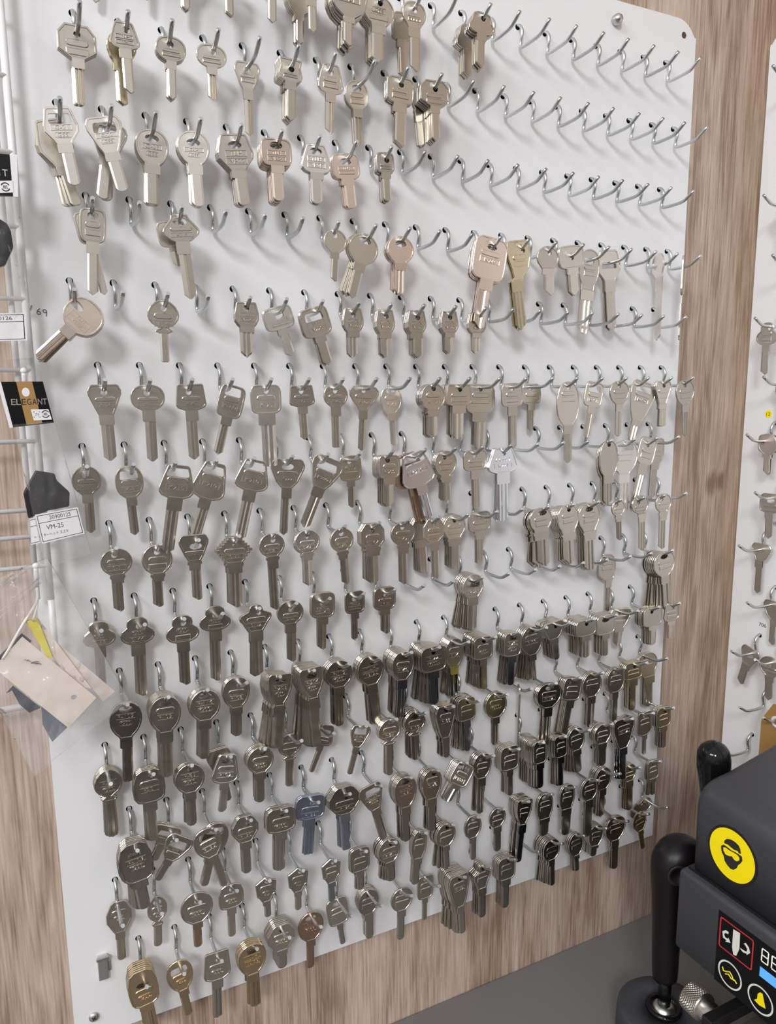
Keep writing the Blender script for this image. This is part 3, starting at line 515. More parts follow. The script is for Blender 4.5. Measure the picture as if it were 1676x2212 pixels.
 ('L5', 2, 27.5, 2.3, -5.0, 6.2, -1.4, -16.8, -50.0, -1.4, 28.1, 10.5, 'tee', 'r', 'l', '|P133'),
 ('L6', 5, 33.5, 2.3, 1.2, 8.9, -1.6, -18.4, -52.9, -1.6, 30.1, 9.3, 'hexv', 'r', 'd', '|P134'),
 ('L7', 1, 34.0, 2.3, 14.9, 6.1, -6.4, -20.7, -53.2, -6.4, 23.6, 8.8, 'fan', 'w', 'n', 'P-136|GSS'),
 ('L8', 6, 34.0, 2.3, 1.1, 3.6, -0.5, -28.4, -62.8, -0.5, 23.6, 9.7, 'egg', 's', 'd', 'TLH|VB137'),
 ('L9', 5, 34.0, 2.3, -0.6, 3.6, -1.8, -27.3, -60.1, -1.8, 21.5, 10.5, 'egg', 'r', 'd', '|P138'),
 ('L10', 6, 35.0, 2.3, -34.3, 3.6, 6.3, -19.5, -37.2, 6.3, 23.1, 11.4, 'square', 'w', 's', '|P152'),
 ('L11', 4, 29.5, 2.3, -1.5, 4.5, -2.0, -22.6, -59.8, -2.0, 21.4, 8.9, 'egg', 's', 'd', '|'),
 ('L12', 5, 31.5, 2.3, 0.7, 5.6, -0.9, -20.9, -48.3, -0.9, 22.9, 7.8, 'square', 'r', 'n', '|'),
 ('L13', 13, 38.0, 2.3, 1.5, 3.6, 1.6, -21.8, -48.4, 1.6, 17.0, 9.9, 'square', 'r', 'e', '|'),
 ('L14', 5, 35.5, 2.3, 2.6, 3.6, -0.1, -21.4, -52.8, -0.1, 17.6, 8.4, 'square', 'r', 'e', '|'),
 ('L15', 5, 26.0, 2.3, 6.4, 4.6, -2.4, -22.8, -48.3, -2.4, 23.1, 11.2, 'round', 'r', 'n', '|'),
 ('L16', 4, 33.5, 2.3, -0.1, 3.6, -1.7, -19.4, -44.4, -1.7, 23.8, 11.8, 'round', 'r', 'n', '|'),
 ('L17', 4, 33.0, 2.3, 4.3, 3.6, -1.7, -32.0, -68.5, -3.3, 29.6, 10.6, 'fan', 'r', 'e', '|P112'),
 ('L18', 1, 31.0, 2.3, 3.2, 3.6, 0.6, -24.9, -47.2, 0.6, 22.0, 7.0, 'house0', 'r', 'n', '|'),
 ('L19', 4, 32.5, 2.3, 1.7, 4.4, -2.2, -20.2, -45.2, -2.2, 21.2, 10.8, 'square', 'r', 'n', '|'),
 ('M0', 1, 6.0, 2.3, -0.6, 3.6, 0.8, -25.6, -50.8, 0.8, 20.0, 7.9, 'hexv', 'r', 'n', '|GSS'),
 ('M1', 1, 14.5, 2.3, -2.0, 4.5, 0.4, -23.2, -42.0, 0.4, 16.3, 6.7, 'bowtie', 's', 'n', '|GSS'),
 ('M2', 1, 30.0, 2.3, 0.2, 7.6, -0.3, -21.1, -43.1, -0.3, 27.1, 8.4, 'round', 'r', 'n', '|GSS'),
 ('M3', 1, 27.5, 2.3, -0.1, 4.1, -0.6, -18.9, -45.4, -0.6, 22.1, 7.8, 'cup', 'r', 'n', '|GSS'),
 ('M4', 1, 32.5, 2.3, 0.6, 3.6, -1.3, -20.5, -35.0, -1.3, 18.6, 6.8, 'house', 'r', 'n', '|GSS'),
 ('M5', 1, 33.5, 2.3, -1.2, 3.6, -2.2, -20.2, -37.3, -2.2, 19.0, 7.1, 'house', 'r', 'n', '|GSS'),
 ('M6', 1, 37.0, 2.3, 1.2, 3.6, -2.4, -21.0, -39.0, -2.4, 18.5, 7.1, 'house', 'r', 'e', '|'),
 ('M7', 2, 33.5, 2.3, 0.6, 5.2, -2.7, -19.1, -37.5, -2.7, 20.0, 8.4, 'square', 'r', 'd', '|'),
 ('M8', 5, 32.5, 2.3, 2.1, 5.0, -2.2, -20.4, -39.6, -2.2, 23.2, 10.0, 'round', 'r', 'd', '|P141'),
 ('M9', 3, 34.0, 2.3, -5.4, 4.6, -0.1, -25.3, -51.0, -0.1, 16.6, 9.4, 'oval', 'r', 'n', '|'),
 ('M10', 5, 34.0, 2.3, 3.1, 3.6, -1.9, -21.1, -45.0, -1.9, 22.4, 7.2, 'round', 'r', 'd', '|'),
 ('M11', 1, 34.0, 2.3, 0.3, 3.6, -0.5, -21.6, -45.1, -0.5, 19.9, 7.5, 'round', 'r', 'n', '|'),
 ('M12', 1, 34.0, 2.3, 1.1, 3.6, -1.5, -18.2, -44.5, -1.5, 20.0, 9.6, 'round', 'r', 'n', '|'),
 ('M13', 7, 34.0, 2.3, -5.6, 3.6, 2.5, -24.9, -65.1, 2.5, 19.4, 9.1, 'shield', 's', 'e', '|'),
 ('M14', 2, 34.0, 2.3, -0.8, 3.6, -1.7, -26.3, -44.6, -1.7, 21.5, 13.4, 'oval', 's', 'n', '|'),
 ('M15', 2, 29.5, 2.3, -2.4, 3.6, 1.6, -25.7, -55.0, 1.6, 20.7, 13.3, 'oval', 's', 'n', '|'),
 ('M16', 2, 31.5, 2.3, 1.6, 3.6, -0.5, -22.3, -64.2, -0.5, 22.6, 11.0, 'round', 'r', 'n', '|'),
 ('M17', 5, 19.5, 2.3, -0.3, 3.6, 0.1, -22.9, -55.2, 0.1, 22.2, 9.3, 'oval', 's', 'd', '|'),
 ('M18', 4, 29.0, 2.3, 1.4, 5.5, -1.1, -16.0, -51.0, -1.1, 19.9, 11.3, 'round', 'r', 'o', '|'),
 ('M19', 2, 33.0, 2.3, 3.1, 3.6, 0.1, -20.2, -39.4, 0.1, 17.8, 9.1, 'square', 'r', 'n', '|'),
 ('N0', 6, 28.5, 2.3, 6.8, 12.2, -2.3, -21.8, -48.8, -2.3, 23.6, 10.7, 'cup', 's', 'g', '|GSS'),
 ('N1', 1, 26.0, 2.3, 8.6, 8.1, -2.6, -22.1, -47.2, -2.6, 21.8, 8.3, 'egg', 'w', 'g', '|GSS'),
 ('N2', 1, 31.0, 2.3, -1.2, 7.1, -1.1, -20.3, -56.4, -1.1, 23.4, 9.6, 'house0', 'r', 'n', '|GSS'),
 ('N3', 5, 34.0, 2.3, 0.8, 4.8, -1.6, -25.1, -57.3, -1.6, 25.2, 10.7, 'egg', 's', 'g', 'TLH|VB129'),
 ('N4', 6, 21.0, 2.3, 0.1, 4.8, -0.6, -21.8, -39.2, -0.6, 25.0, 10.6, 'hexv', 'r', 'n', '|GSS'),
 ('N5', 1, 17.5, 2.3, -1.0, 4.9, -0.9, -24.6, -52.6, -0.9, 25.2, 8.6, 'round', 's', 'c', 'P-18|GSS'),
 ('N6', 1, 10.0, 2.3, 7.6, 4.7, -2.5, -24.2, -46.4, -2.5, 21.1, 6.2, 'square', 's', 'n', '|'),
 ('N7', 5, 13.0, 1.75, 0.1, 4.9, -0.4, -22.3, -48.2, -0.4, 22.4, 9.6, 'round', 'r', 'd', '|'),
 ('N8', 1, 24.0, 2.3, -1.3, 3.6, 0.6, -21.4, -52.0, 0.6, 23.7, 8.9, 'round', 'r', 'n', '|'),
 ('N9', 1, 18.0, 2.3, -0.8, 3.6, -0.2, -22.0, -45.1, -0.2, 18.2, 6.1, 'square', 'r', 'n', '|'),
 ('N10', 10, 34.0, 2.3, 3.7, 3.6, -1.0, -32.8, -62.9, -1.0, 23.3, 8.5, 'fan', 'r', 'n', '|P132'),
 ('N11', 5, 30.5, 2.3, 0.8, 3.6, -1.3, -23.4, -55.6, -1.3, 20.0, 9.6, 'crown', 'r', 'd', '|'),
 ('N12', 5, 32.0, 2.3, -0.2, 3.6, -2.4, -22.0, -53.4, -2.4, 22.1, 10.2, 'square', 'r', 'n', '|'),
 ('N14', 7, 27.0, 2.3, 2.5, 3.6, -1.2, -21.3, -51.6, -1.2, 22.3, 7.9, 'oval', 's', 'd', '|'),
 ('N15', 3, 30.5, 2.3, 6.0, 3.6, -1.5, -24.2, -42.3, -1.5, 20.6, 7.3, 'round', 'r', 'n', '|'),
 ('N16', 5, 29.0, 2.3, -5.9, 3.6, -0.1, -21.7, -33.1, -0.1, 22.1, 10.4, 'egg', 'r', 'n', '|'),
 ('N17', 2, 25.5, 2.3, 0.3, 3.6, 0.4, -26.4, -61.5, 0.4, 29.9, 10.8, 'egg', 's', 'd', '|'),
 ('N18', 1, 32.0, 2.3, 11.9, 3.6, -1.8, -20.7, -44.7, -1.8, 20.0, 7.6, 'hexv', 'r', 'o', '|'),
 ('N19', 1, 17.5, 2.3, -51.2, 3.6, -4.3, -13.9, -28.8, -8.7, 18.3, 14.5, 'oval', 'r', 'n', '|'),
]
# outlines (mm) of flat decals and cards
FHAIR = [(-217.6, -696.6), (-217.8, -693.9), (-220.1, -691.4), (-224.0, -689.7), (-228.1, -689.8), (-231.3, -690.8), (-233.1, -693.1), (-234.0, -696.9), (-232.2, -697.4), (-230.6, -696.1), (-227.8, -697.0), (-224.6, -696.7), (-221.3, -696.0)]
FFACE = [(-215.0, -700.5), (-217.3, -698.3), (-220.6, -698.3), (-224.8, -698.9), (-228.7, -698.4), (-231.9, -698.3), (-235.1, -698.6), (-235.8, -701.9), (-234.1, -705.6), (-232.3, -707.8), (-231.0, -711.6), (-228.4, -714.6), (-225.3, -715.6), (-221.9, -714.2), (-219.3, -712.0), (-218.1, -708.2), (-216.1, -706.3), (-215.1, -703.1)]
FGOG = [(-217.1, -700.7), (-219.5, -699.7), (-223.2, -700.1), (-227.2, -699.6), (-230.8, -699.7), (-232.9, -700.7), (-233.0, -703.3), (-230.5, -705.5), (-228.1, -705.5), (-226.0, -703.8), (-222.8, -705.3), (-219.6, -705.7), (-217.6, -703.5)]
BLADE = [(-238.2, -759.7), (-244.6, -758.8), (-245.1, -772.9), (-242.7, -781.1), (-239.9, -781.9), (-238.3, -776.1)]
ARRL = [(-228.1, -768.7), (-231.3, -765.5), (-234.2, -765.3), (-233.9, -767.4), (-231.1, -768.3), (-230.0, -770.2), (-231.2, -772.1), (-233.8, -771.9), (-234.1, -770.2), (-236.6, -773.6), (-231.7, -775.9), (-232.8, -773.9), (-229.3, -773.9)]
ARRR = [(-248.6, -765.4), (-250.3, -763.5), (-253.5, -765.4), (-254.9, -769.3), (-252.0, -773.3), (-251.7, -772.1), (-248.7, -773.4), (-246.3, -772.5), (-245.9, -771.4), (-248.6, -771.3), (-251.8, -770.5), (-252.0, -767.8), (-250.2, -766.0)]
HAT = [(-266.2, -796.0), (-268.4, -795.6), (-270.2, -801.3), (-272.0, -806.2), (-266.3, -807.7), (-261.6, -806.6), (-264.1, -803.6), (-264.2, -799.0)]
CARD = [(-49.9, -312.3), (-24.6, -312.2), (-19.8, -340.1), (-45.1, -342.4)]
GOLD = [(-40.9, -312.2), (-31.2, -312.1), (-27.1, -340.1), (-36.8, -340.9)]
WBOX = [(-33.5, -330.7), (-22.6, -330.8), (-20.9, -337.8), (-32.2, -338.2)]
BLK = [(-33.9, -372.1), (-22.1, -374.9), (-21.2, -379.5), (-13.4, -388.6), (-14.5, -398.5), (-27.9, -400.3), (-40.9, -404.8), (-42.6, -387.2), (-39.7, -381.8)]
LAB = [(-36.6, -402.0), (-9.2, -398.9), (-6.0, -418.0), (-33.8, -422.6)]
LAB2 = [(-40.0, -404.6), (-36.7, -403.8), (-34.6, -421.8), (-40.8, -422.9)]
ULOGO = [(-43.0, -186.1), (-32.5, -184.8), (-32.6, -192.0), (-43.1, -193.5)]
UBLK = [(-57.4, -211.3), (-41.8, -209.4), (-37.9, -211.9), (-36.1, -216.2), (-35.4, -226.3), (-41.1, -237.9), (-44.3, -239.2), (-58.9, -240.1)]
ULAB = [(-67.6, -269.6), (-31.8, -267.9), (-32.1, -285.5), (-69.2, -287.3)]
LC1 = [(-51.0, -482.4), (-7.5, -534.8), (-27.5, -553.3), (-70.0, -501.1)]
LC2 = [(-48.5, -472.4), (-41.0, -470.5), (-10.3, -528.1), (-20.1, -525.4)]
LC3 = [(-33.5, -487.9), (-27.1, -494.5), (5.5, -534.1), (-3.0, -540.3)]
LYEL = [(-47.5, -472.6), (-41.0, -470.5), (-33.4, -500.9), (-37.2, -499.9)]
LBK1 = [(-72.5, -500.7), (-65.4, -493.5), (-51.2, -480.5), (-45.6, -486.7), (-62.2, -502.5)]
LBK2 = [(-63.7, -520.5), (-59.4, -516.3), (-44.0, -535.2), (-51.0, -537.3), (-56.5, -530.2), (-60.3, -519.2)]
LBLU = [(-43.3, -534.5), (-27.5, -553.3), (-38.4, -562.3), (-43.6, -548.1)]
NSIDE = 10


used = {}
for k in KEYS: used.setdefault(k[0], []).append(k)
SHW = {'round': 'round', 'oval': 'oval', 'square': 'square', 'egg': 'egg-shaped', 'fan': 'fan-shaped', 'trap': 'trapezoid', 'shoulder': 'broad-shouldered', 'hexv': 'hexagonal',
       'house0': 'squarish', 'oct': 'octagonal', 'spade': 'spade-shaped', 'shield': 'shield-shaped', 'tee': 'wide', 'barrel': 'barrel-shaped', 'bell': 'bell-shaped', 'horn': 'flared',
       'heart': 'heart-shaped', 'cup': 'cup-shaped', 'clover': 'cloverleaf', 'crown': 'crown-shaped', 'star': 'jagged', 'house': 'pentagonal', 'bowtie': 'round collared'}
hr = random.Random(3)
for r in range(14):
    for c in range(20):
        nm = ROWS[r] + str(c)
        if r == 0 and c < 6 and nm not in used: continue
        if r == 0 and c == 0: continue
        X = (c * 30 + (15 if r % 2 else 0)) * MM; Z = -60 * r * MM
        h = link('wire_hook', hook_me, None, None, (X, -0.0002, Z), (0, 0, math.radians(hr.uniform(-1.5, 1.5))))
        where = '%s hook in %s row of the large board' % (ORD[c], ORD[r])
        if nm in used:
            k = used[nm][0]; tag(h, '%s, carrying %s key blanks' % (where, SHW[k[12]]), 'hook', 'steel hooks of the large board')
        else: tag(h, 'empty %s' % where, 'hook', 'steel hooks of the large board')

# ------------------------------------------------------------------ key blanks
PROF = {
 'oct': [(0, .6), (.27, 1), (.75, 1), (1, .52)], 'fan': [(0, .72), (.05, .86), (.2, 1), (.34, .98), (.8, .62), (1, .5)],
 'trap': [(0, .5), (.05, .62), (.3, .78), (.72, 1), (.82, .98), (.93, .8), (1, .45)], 'shoulder': [(0, .6), (.05, .74), (.25, .85), (.5, 1), (.66, .96), (.9, .55), (1, .45)],
 'hexv': [(0, .42), (.06, .6), (.36, 1), (.62, 1), (.92, .55), (1, .48)], 'house0': [(0, .76), (.05, .86), (.45, .94), (.78, 1), (.9, .88), (1, .5)],
 'spade': [(0, .32), (.03, .45), (.16, .5), (.25, .62), (.5, .93), (.62, 1), (.75, .93), (.93, .6), (1, .42)], 'shield': [(0, .78), (.05, .95), (.15, 1), (.45, .96), (.7, .74), (.9, .42), (1, .3)],
 'tee': [(0, .62), (.08, .86), (.2, .96), (.5, 1), (.8, .96), (.92, .82), (1, .45)], 'barrel': [(0, .68), (.04, .8), (.5, 1), (.72, .99), (.9, .78), (1, .6)],
 'bell': [(0, .3), (.08, .62), (.25, .72), (.45, .8), (.68, 1), (.82, .98), (.94, .7), (1, .45)], 'horn': [(0, .95), (.1, .93), (.35, .83), (.72, 1), (.9, .92), (1, .5)],
 'heart': [(0, .45), (.07, .8), (.22, .99), (.4, .97), (.65, .72), (.88, .4), (1, .3)], 'cup': [(0, .4), (.08, .75), (.35, .97), (.6, 1), (.85, .93), (.94, .78), (1, .5)],
 'clover': [(0, .14), (.03, .36), (.12, .56), (.24, .62), (.36, .6), (.42, .72), (.5, .9), (.62, 1), (.76, .99), (.88, .84), (.96, .6), (1, .4)],
 'crown': [(0, .14), (.04, .32), (.12, .4), (.24, .47), (.3, .72), (.36, .95), (.46, 1), (.56, .93), (.66, .78), (.85, .58), (1, .46)],
 'star': [(0, .1), (.0, .34), (.08, .34), (.08, .46), (.16, .46), (.16, .58), (.25, .58), (.25, .72), (.34, .72), (.34, .86), (.44, .86), (.44, 1), (.56, 1), (.56, .88), (.66, .88), (.66, .74), (.76, .74), (.76, .6), (.88, .6), (1, .5)],
 'house': [(0, .06), (.2, .96), (.26, 1), (.72, .88), (.76, .72), (1, .62)],
 'bowtie': [(0, .12), (.02, .28), (.08, .53), (.2, .8), (.35, .97), (.47, 1), (.6, .93), (.72, .72), (.8, .42), (.84, .3), (.9, .52), (.94, .56), (1, .3)],
}
def profile(shape, nb):
    if shape in PROF: P = list(PROF[shape])
    else:
        pw = {'square': 4.5, 'round': 2.0, 'oval': 2.3, 'egg': 2.0}[shape]; P = []
        for i in range(13):
            v = (1 - math.cos(math.pi * i / 12)) / 2; q = v ** (0.86 if shape == 'egg' else 1)
            P.append((v, max(0, 1 - abs(2 * q - 1) ** pw) ** (1 / pw)))
        P = [(v, u) for v, u in P if v < 0.5 or u > nb * 1.02]; P.append((1, nb * 1.0))
        P = [(max(v, 0), u) for v, u in P]
    out = []
    for v, u in P:
        if v > 0.9: u = max(u, nb)
        out.append((v, u))
    if out[-1][0] < 1: out.append((1, nb))
    out[-1] = (1, nb)
    return out
def outline(shape, Wd, t0, tj, s0, s1, bw):
    nb = min(0.9, bw / Wd); P = profile(shape, nb); H = t0 - tj; R = []; Lf = []
    for v, u in P:
        cx = s0 + (s1 - s0) * max(0, (v - 0.75) / 0.25)
        z = t0 - v * H; R.append((cx + u * Wd / 2, z)); Lf.append((cx - u * Wd / 2, z))
    if abs(R[0][0] - Lf[0][0]) < 0.05: Lf = Lf[1:]
    pts = R + Lf[::-1]          # clockwise seen from the front
    return pts
def shrink(pts, d):
    n = len(pts); out = []
    for i in range(n):
        a = Vector(pts[i - 1]); b = Vector(pts[i]); c = Vector(pts[(i + 1) % n])
        e1 = (b - a); e2 = (c - b)
        if e1.length < 1e-6: e1 = e2
        if e2.length < 1e-6: e2 = e1
        e1.normalize(); e2.normalize()
        n1 = Vector((e1.y, -e1.x)); n2 = Vector((e2.y, -e2.x))     # inward for clockwise order
        m = n1 + n2
        if m.length < 0.2: m = n1
        m.normalize(); k = min(1.0 / max(m.dot(n1), 0.35), 1.8)
        q = b + m * (d * k); out.append((q.x, q.y))
    return out
TH = 1.9
def bow_mesh(spec, fancy=True):
    (hk, n, d, sp, tilt, t0, s0, tj, tb, s1, Wd, bw, shape, hole, mt, text) = spec
    outer = outline(shape, Wd, t0, tj, s0, s1, bw)
    if hole == 'r': hc = (0, -0.9); hp = [(hc[0] + 2.25 * math.cos(a), hc[1] + 2.25 * math.sin(a)) for a in [2 * math.pi * k / 14 for k in range(14)]]
    elif hole == 's':
        hw = min(5.2, Wd * 0.21); cx = max(-hw + 2.2, min(hw - 2.2, s0)); hp = [(cx + hw * math.cos(a), -1.5 + 2.6 * math.sin(a)) for a in [2 * math.pi * k / 16 for k in range(16)]]
    else:
        hw = Wd * 0.30; cx = max(-hw + 2.6, min(hw - 2.6, s0)); hp = []
        for (qx, qz, a0) in ((cx + hw - 1.3, 0.2, 0), (cx - hw + 1.3, 0.2, 90), (cx - hw * 1.08 + 1.3, -3.6, 180), (cx + hw * 1.08 - 1.3, -3.6, 270)):
            for k in range(3): a = math.radians(a0 + 45 * k); hp.append((qx + 1.3 * math.cos(a), qz + 1.3 * math.sin(a)))
    V = []; F = []
    n_ = len(outer); m_ = len(hp)
    in1 = shrink(outer, 0.35); in2 = shrink(outer, 1.15); in3 = shrink(outer, 1.45)
    yo = TH / 2
    rings = [(outer, yo - 0.3), (outer, -yo + 0.3), (in1, -yo)]
    simple = not fancy or Wd < 15
    if not simple: rings += [(in2, -yo), (in3, -yo + 0.42)]
    for pts, y in rings:
        V.extend((a, y, b) for a, b in pts)
    for i in range(len(rings) - 1):
        for k in range(n_): F.append((i * n_ + k, i * n_ + (k + 1) % n_, (i + 1) * n_ + (k + 1) % n_, (i + 1) * n_ + k))
    last, yf = rings[-1]; base = (len(rings) - 1) * n_
    hb = len(V); V.extend((a, yf, b) for a, b in hp); hb2 = len(V); V.extend((a, yo, b) for a, b in hp)
    bk = len(V); V.extend((a, yo, b) for a, b in in1)
    for k in range(n_): F.append((k, bk + k, bk + (k + 1) % n_, (k + 1) % n_))
    def fill(pts, ib, ih):
        tri = tessellate_polygon([[Vector((a, b, 0)) for a, b in pts], [Vector((a, b, 0)) for a, b in hp]])
        for t in tri: F.append(tuple(ib + i if i < n_ else ih + i - n_ for i in t))
    fill(last, base, hb); fill(in1, bk, hb2)
    for k in range(m_): F.append((hb + k, hb2 + k, hb2 + (k + 1) % m_, hb + (k + 1) % m_))
    me = mesh('bow', [(a * MM, y * MM, z * MM) for a, y, z in V], F)
    fix(me); return me, yf
def frame_data(cx, cz, w, h, yf, raised, t=0.35, pill=False):
    """thin raised outline (rectangle or pill) on the bow face"""
    out = []
    if pill:
        r = h / 2
        for sgn in (1, -1):
            for k in range(5):
                a = math.radians(-90 + 45 * k) if sgn > 0 else math.radians(90 + 45 * k); out.append((cx + sgn * (w / 2 - r) + r * math.cos(a), cz + r * math.sin(a)))
    else: out = [(cx + w / 2, cz - h / 2), (cx + w / 2, cz + h / 2), (cx - w / 2, cz + h / 2), (cx - w / 2, cz - h / 2)]
    n = len(out); inn = []
    for a, b in out: inn.append((cx + (a - cx) * (1 - 2 * t / w), cz + (b - cz) * (1 - 2 * t / h)))
    y1 = yf - raised
    V = [(a * MM, yf * MM, b * MM) for a, b in out] + [(a * MM, y1 * MM, b * MM) for a, b in out] + [(a * MM, y1 * MM, b * MM) for a, b in inn] + [(a * MM, yf * MM, b * MM) for a, b in inn]
    F = []
    for L_ in range(3):
        for k in range(n): F.append((L_ * n + k, L_ * n + (k + 1) % n, (L_ + 1) * n + (k + 1) % n, (L_ + 1) * n + k))
    return V, F
def pad_data(cx, cz, w, h, yf, raised, t, pill):
    V, F = frame_data(cx, cz, w, h, yf, raised, t, pill); n = len(V) // 4
    # slope from the outline straight to a raised plateau
    V = V[:n] + V[2 * n:3 * n]; F = [(k, (k + 1) % n, n + (k + 1) % n, n + k) for k in range(n)] + [tuple(range(n, 2 * n))]
    return V, F
def stamp(spec, yf):
    (hk, n, d, sp, tilt, t0, s0, tj, tb, s1, Wd, bw, shape, hole, mt, text) = spec
    if text == '-': return None
    lines = text.split('|'); top = -3.6 if hole == 'r' else -4.6; bot = tj + (t0 - tj) * (0.16 if shape not in ('shield', 'fan', 'heart', 'egg') else 0.24)
    if shape in ('clover', 'tee', 'oct'): bot = tj + 1.5
    parts = []; H = top - bot
    if H < 2: return None
    n = len(lines); rowh = min(H / n, 5.6); f = lambda u, v, dd: (u * MM, (yf - dd) * MM, v * MM)
    extra = 0
    if shape == 'oval' and hk in ('E0',): extra = math.radians(46.9)
    for i, s in enumerate(lines):
        z = top - rowh * (i + 0.5); w = Wd * (0.60 if shape != 'clover' else 0.46); hh = rowh * 0.80
        if shape in ('shield', 'fan', 'heart', 'egg', 'house') and i == 1: w *= 0.85
        if s in ('', '-'):
            parts.append(pad_data(s0, z, w, hh, yf, 0.42, 0.5, pill=(i == 0)))
            continue
        s = s.replace('TLH-X', 'TLH X')
        pill = s == 'GSS'
        parts.append(frame_data(s0, z, w * (0.82 if pill else 1.0), hh, yf, 0.4, 0.34, pill))
        parts.append(text_on(s, f, s0, z, w * (0.6 if pill else 0.84), hh * 0.68, 0.55))
    return merge(parts)
def blade_mesh(spec):
    (hk, n, d, sp, tilt, t0, s0, tj, tb, s1, Wd, bw, shape, hole, mt, text) = spec
    row = hk[0]; L = tj - tb; x0, x1 = s1 - bw / 2, s1 + bw / 2
    code = text.split('|')[-1] if '|' in text else ''
    h = (ord(row) * 31 + int(hk[1:]) * 17) % 7
    tip = 'round' if row in 'CJKLMN' else ('point' if row in 'EFG' or h < 4 else 'diag')
    if row in 'H' or (row == 'I' and h % 2): tip = 'diag'
    if hk in ('F6', 'F4', 'C2', 'B0', 'F18'): tip = 'flat'
    if hk in ('E2', 'L5', 'L6'): tip = 'flat'
    groove = row in 'FGHI' or (row in 'BDE' and h % 2 == 0) or (row in 'JK' and h < 3) or hk in ('J0', 'J1', 'K14', 'L5', 'L4', 'L10', 'L11', 'N3', 'N0', 'N2')
    sh = shape not in ('bowtie',) and bw > 5
    yo = TH / 2 - 0.12; bwn = bw * (0.84 if sh else 1.0); side = 1 if h % 2 else -1
    if h < 2: side = 0
    c = s1 + side * (bw - bwn) / 2; a0, a1 = c - bwn / 2, c + bwn / 2
    if groove:
        g = bwn * 0.155
        if h % 3 == 0: cen = [c]
        else: cen = [c - bwn * 0.17, c + bwn * 0.2]
        xs = [(a0, 0)]
        for q in cen: xs += [(q - g * 0.85, 0), (q - g * 0.62, 1.05), (q + g * 0.45, 1.05), (q + g * 1.1, 0)]
        xs.append((a1, 0))
    else: xs = [(a0 + (a1 - a0) * k / 6, 0) for k in range(7)]
    def zend(x):
        u = (x - c) / (bwn / 2)
        if tip == 'point': return tb + abs(u) * bwn * 0.42
        if tip == 'diag': return tb + abs(u - 0.35) * bwn * 0.36
        if tip == 'flat': return tb + (0.9 if abs(u) > 0.95 else 0)
        return tb + (1 - math.sqrt(max(0, 1 - min(1, abs(u)) ** 2 * 0.92))) * bwn * 0.42
    if not groove: pass
    V = []; F = []; zt = tj + 0.6; bev = 0.35
    cols = []
    for i, (x, g_) in enumerate(xs):
        e = (i == 0 or i == len(xs) - 1)
        yf = -yo + g_ + (bev if e else 0); xx = x
        cols.append((x, yf, zend(x)))
    n_ = len(cols)
    for x, y, z in cols: V.append((x, y, zt))
    for x, y, z in cols: V.append((x, y, z + 0.3))
    for x, y, z in cols: V.append((x, max(y, -yo + bev), z))
    for x, y, z in cols: V.append((x, yo, z))
    for x, y, z in cols: V.append((x, yo, zt))
    for L_ in range(4):
        for k in range(n_ - 1): F.append((L_ * n_ + k, L_ * n_ + k + 1, (L_ + 1) * n_ + k + 1, (L_ + 1) * n_ + k))
    F.append((0, n_, 2 * n_, 3 * n_, 4 * n_)); F.append(tuple(i + n_ - 1 for i in (0, n_, 2 * n_, 3 * n_, 4 * n_))[::-1])
    F.append(tuple(range(n_))[::-1] + tuple(range(4 * n_, 5 * n_)))
    parts = [([(a * MM, b * MM, z * MM) for a, b, z in V], F)]
    if sh:
        hs = L * 0.22; zz = tj + 0.3
        if hk[0] in 'H' or hk in ('F9', 'G10', 'K0', 'J19'):    # round collars beside the neck
            pts = [(x0 - 0.9, zz), (x1 + 0.9, zz), (x1 + 1.1, zz - 2.0), (x1, zz - 3.0), (x1 - 0.2, zz - hs), (x0 + 0.2, zz - hs), (x0, zz - 3.0), (x0 - 1.1, zz - 2.0)]
        else: pts = [(x0, zz), (x1, zz), (x1, zz - hs * 0.9), (x1 - 0.5, zz - hs), (x0 + 0.5, zz - hs), (x0, zz - hs * 0.9)]
        V2, F2 = prism(pts, lambda u, v, dd: (u * MM, (-yo - 0.1 + dd) * MM, v * MM), 2 * yo)
        parts.append((V2, F2))
    V, F = merge(parts); return fix(mesh('blade', V, F))

ANG = {}
keys = []          # every blank: (score, spec, index in its stack, depth, tilt)
def armz(y):
    for (a, za), (b, zb) in zip(ARM, ARM[1:]):
        if y <= b: return za + (zb - za) * (y - a) / (b - a)
    return ARM[-1][1]
TWIST = {'D18': 72, 'D19': 38, 'K13': 62, 'D15': 0}
cams = camo.matrix_world.translation
for si, k in enumerate(KEYS):
    hk, n, d, sp, tilt = k[:5]; r = ROWS.index(hk[0]); c = int(hk[1:]); X = (c * 30 + (15 if r % 2 else 0)) * MM; Z = -60 * r * MM
    rr = random.Random(si * 13 + 5); fan = {'J4': 7, 'J5': 9, 'J9': 10, 'J13': 14, 'I11': 13, 'I19': 13, 'J12': 9, 'J10': 5, 'J11': 6, 'K11': 9, 'L15': 10, 'N10': 8, 'N14': 9, 'M8': 8, 'M10': 9, 'H13': 7, 'M19': 6, 'L0': 6, 'C0': 4, 'D7': 8, 'J12': 6, 'K15': 3}.get(hk, 2.2)
    for i in range(n):
        dd = d - i * sp; tl = tilt if i == 0 else tilt * (0.92 if abs(tilt) > 12 else 0.8) + ((-(fan if fan > 2.5 else 0) * i / (n - 1) + rr.uniform(-2.2, 1.5)) if i else 0)
        P = Vector((X, -dd * MM, Z + (armz(dd) - 0.8) * MM)); dist = (P - cams).length
        A = k[10] * (k[5] - k[8]) / dist ** 2
        sc = A * (1.0 if i == 0 else (0.16 if i == n - 1 else 0.10) * (abs(P.x - cams.x) + abs(P.z - cams.z)) * (1.5 if i < 3 else 1))
        if r >= 11: sc *= 1.0
        keys.append((sc if i else sc + 1e6, k, i, dd, tl, P, rr.uniform(-2, 2)))
NIND = 300 - NSIDE
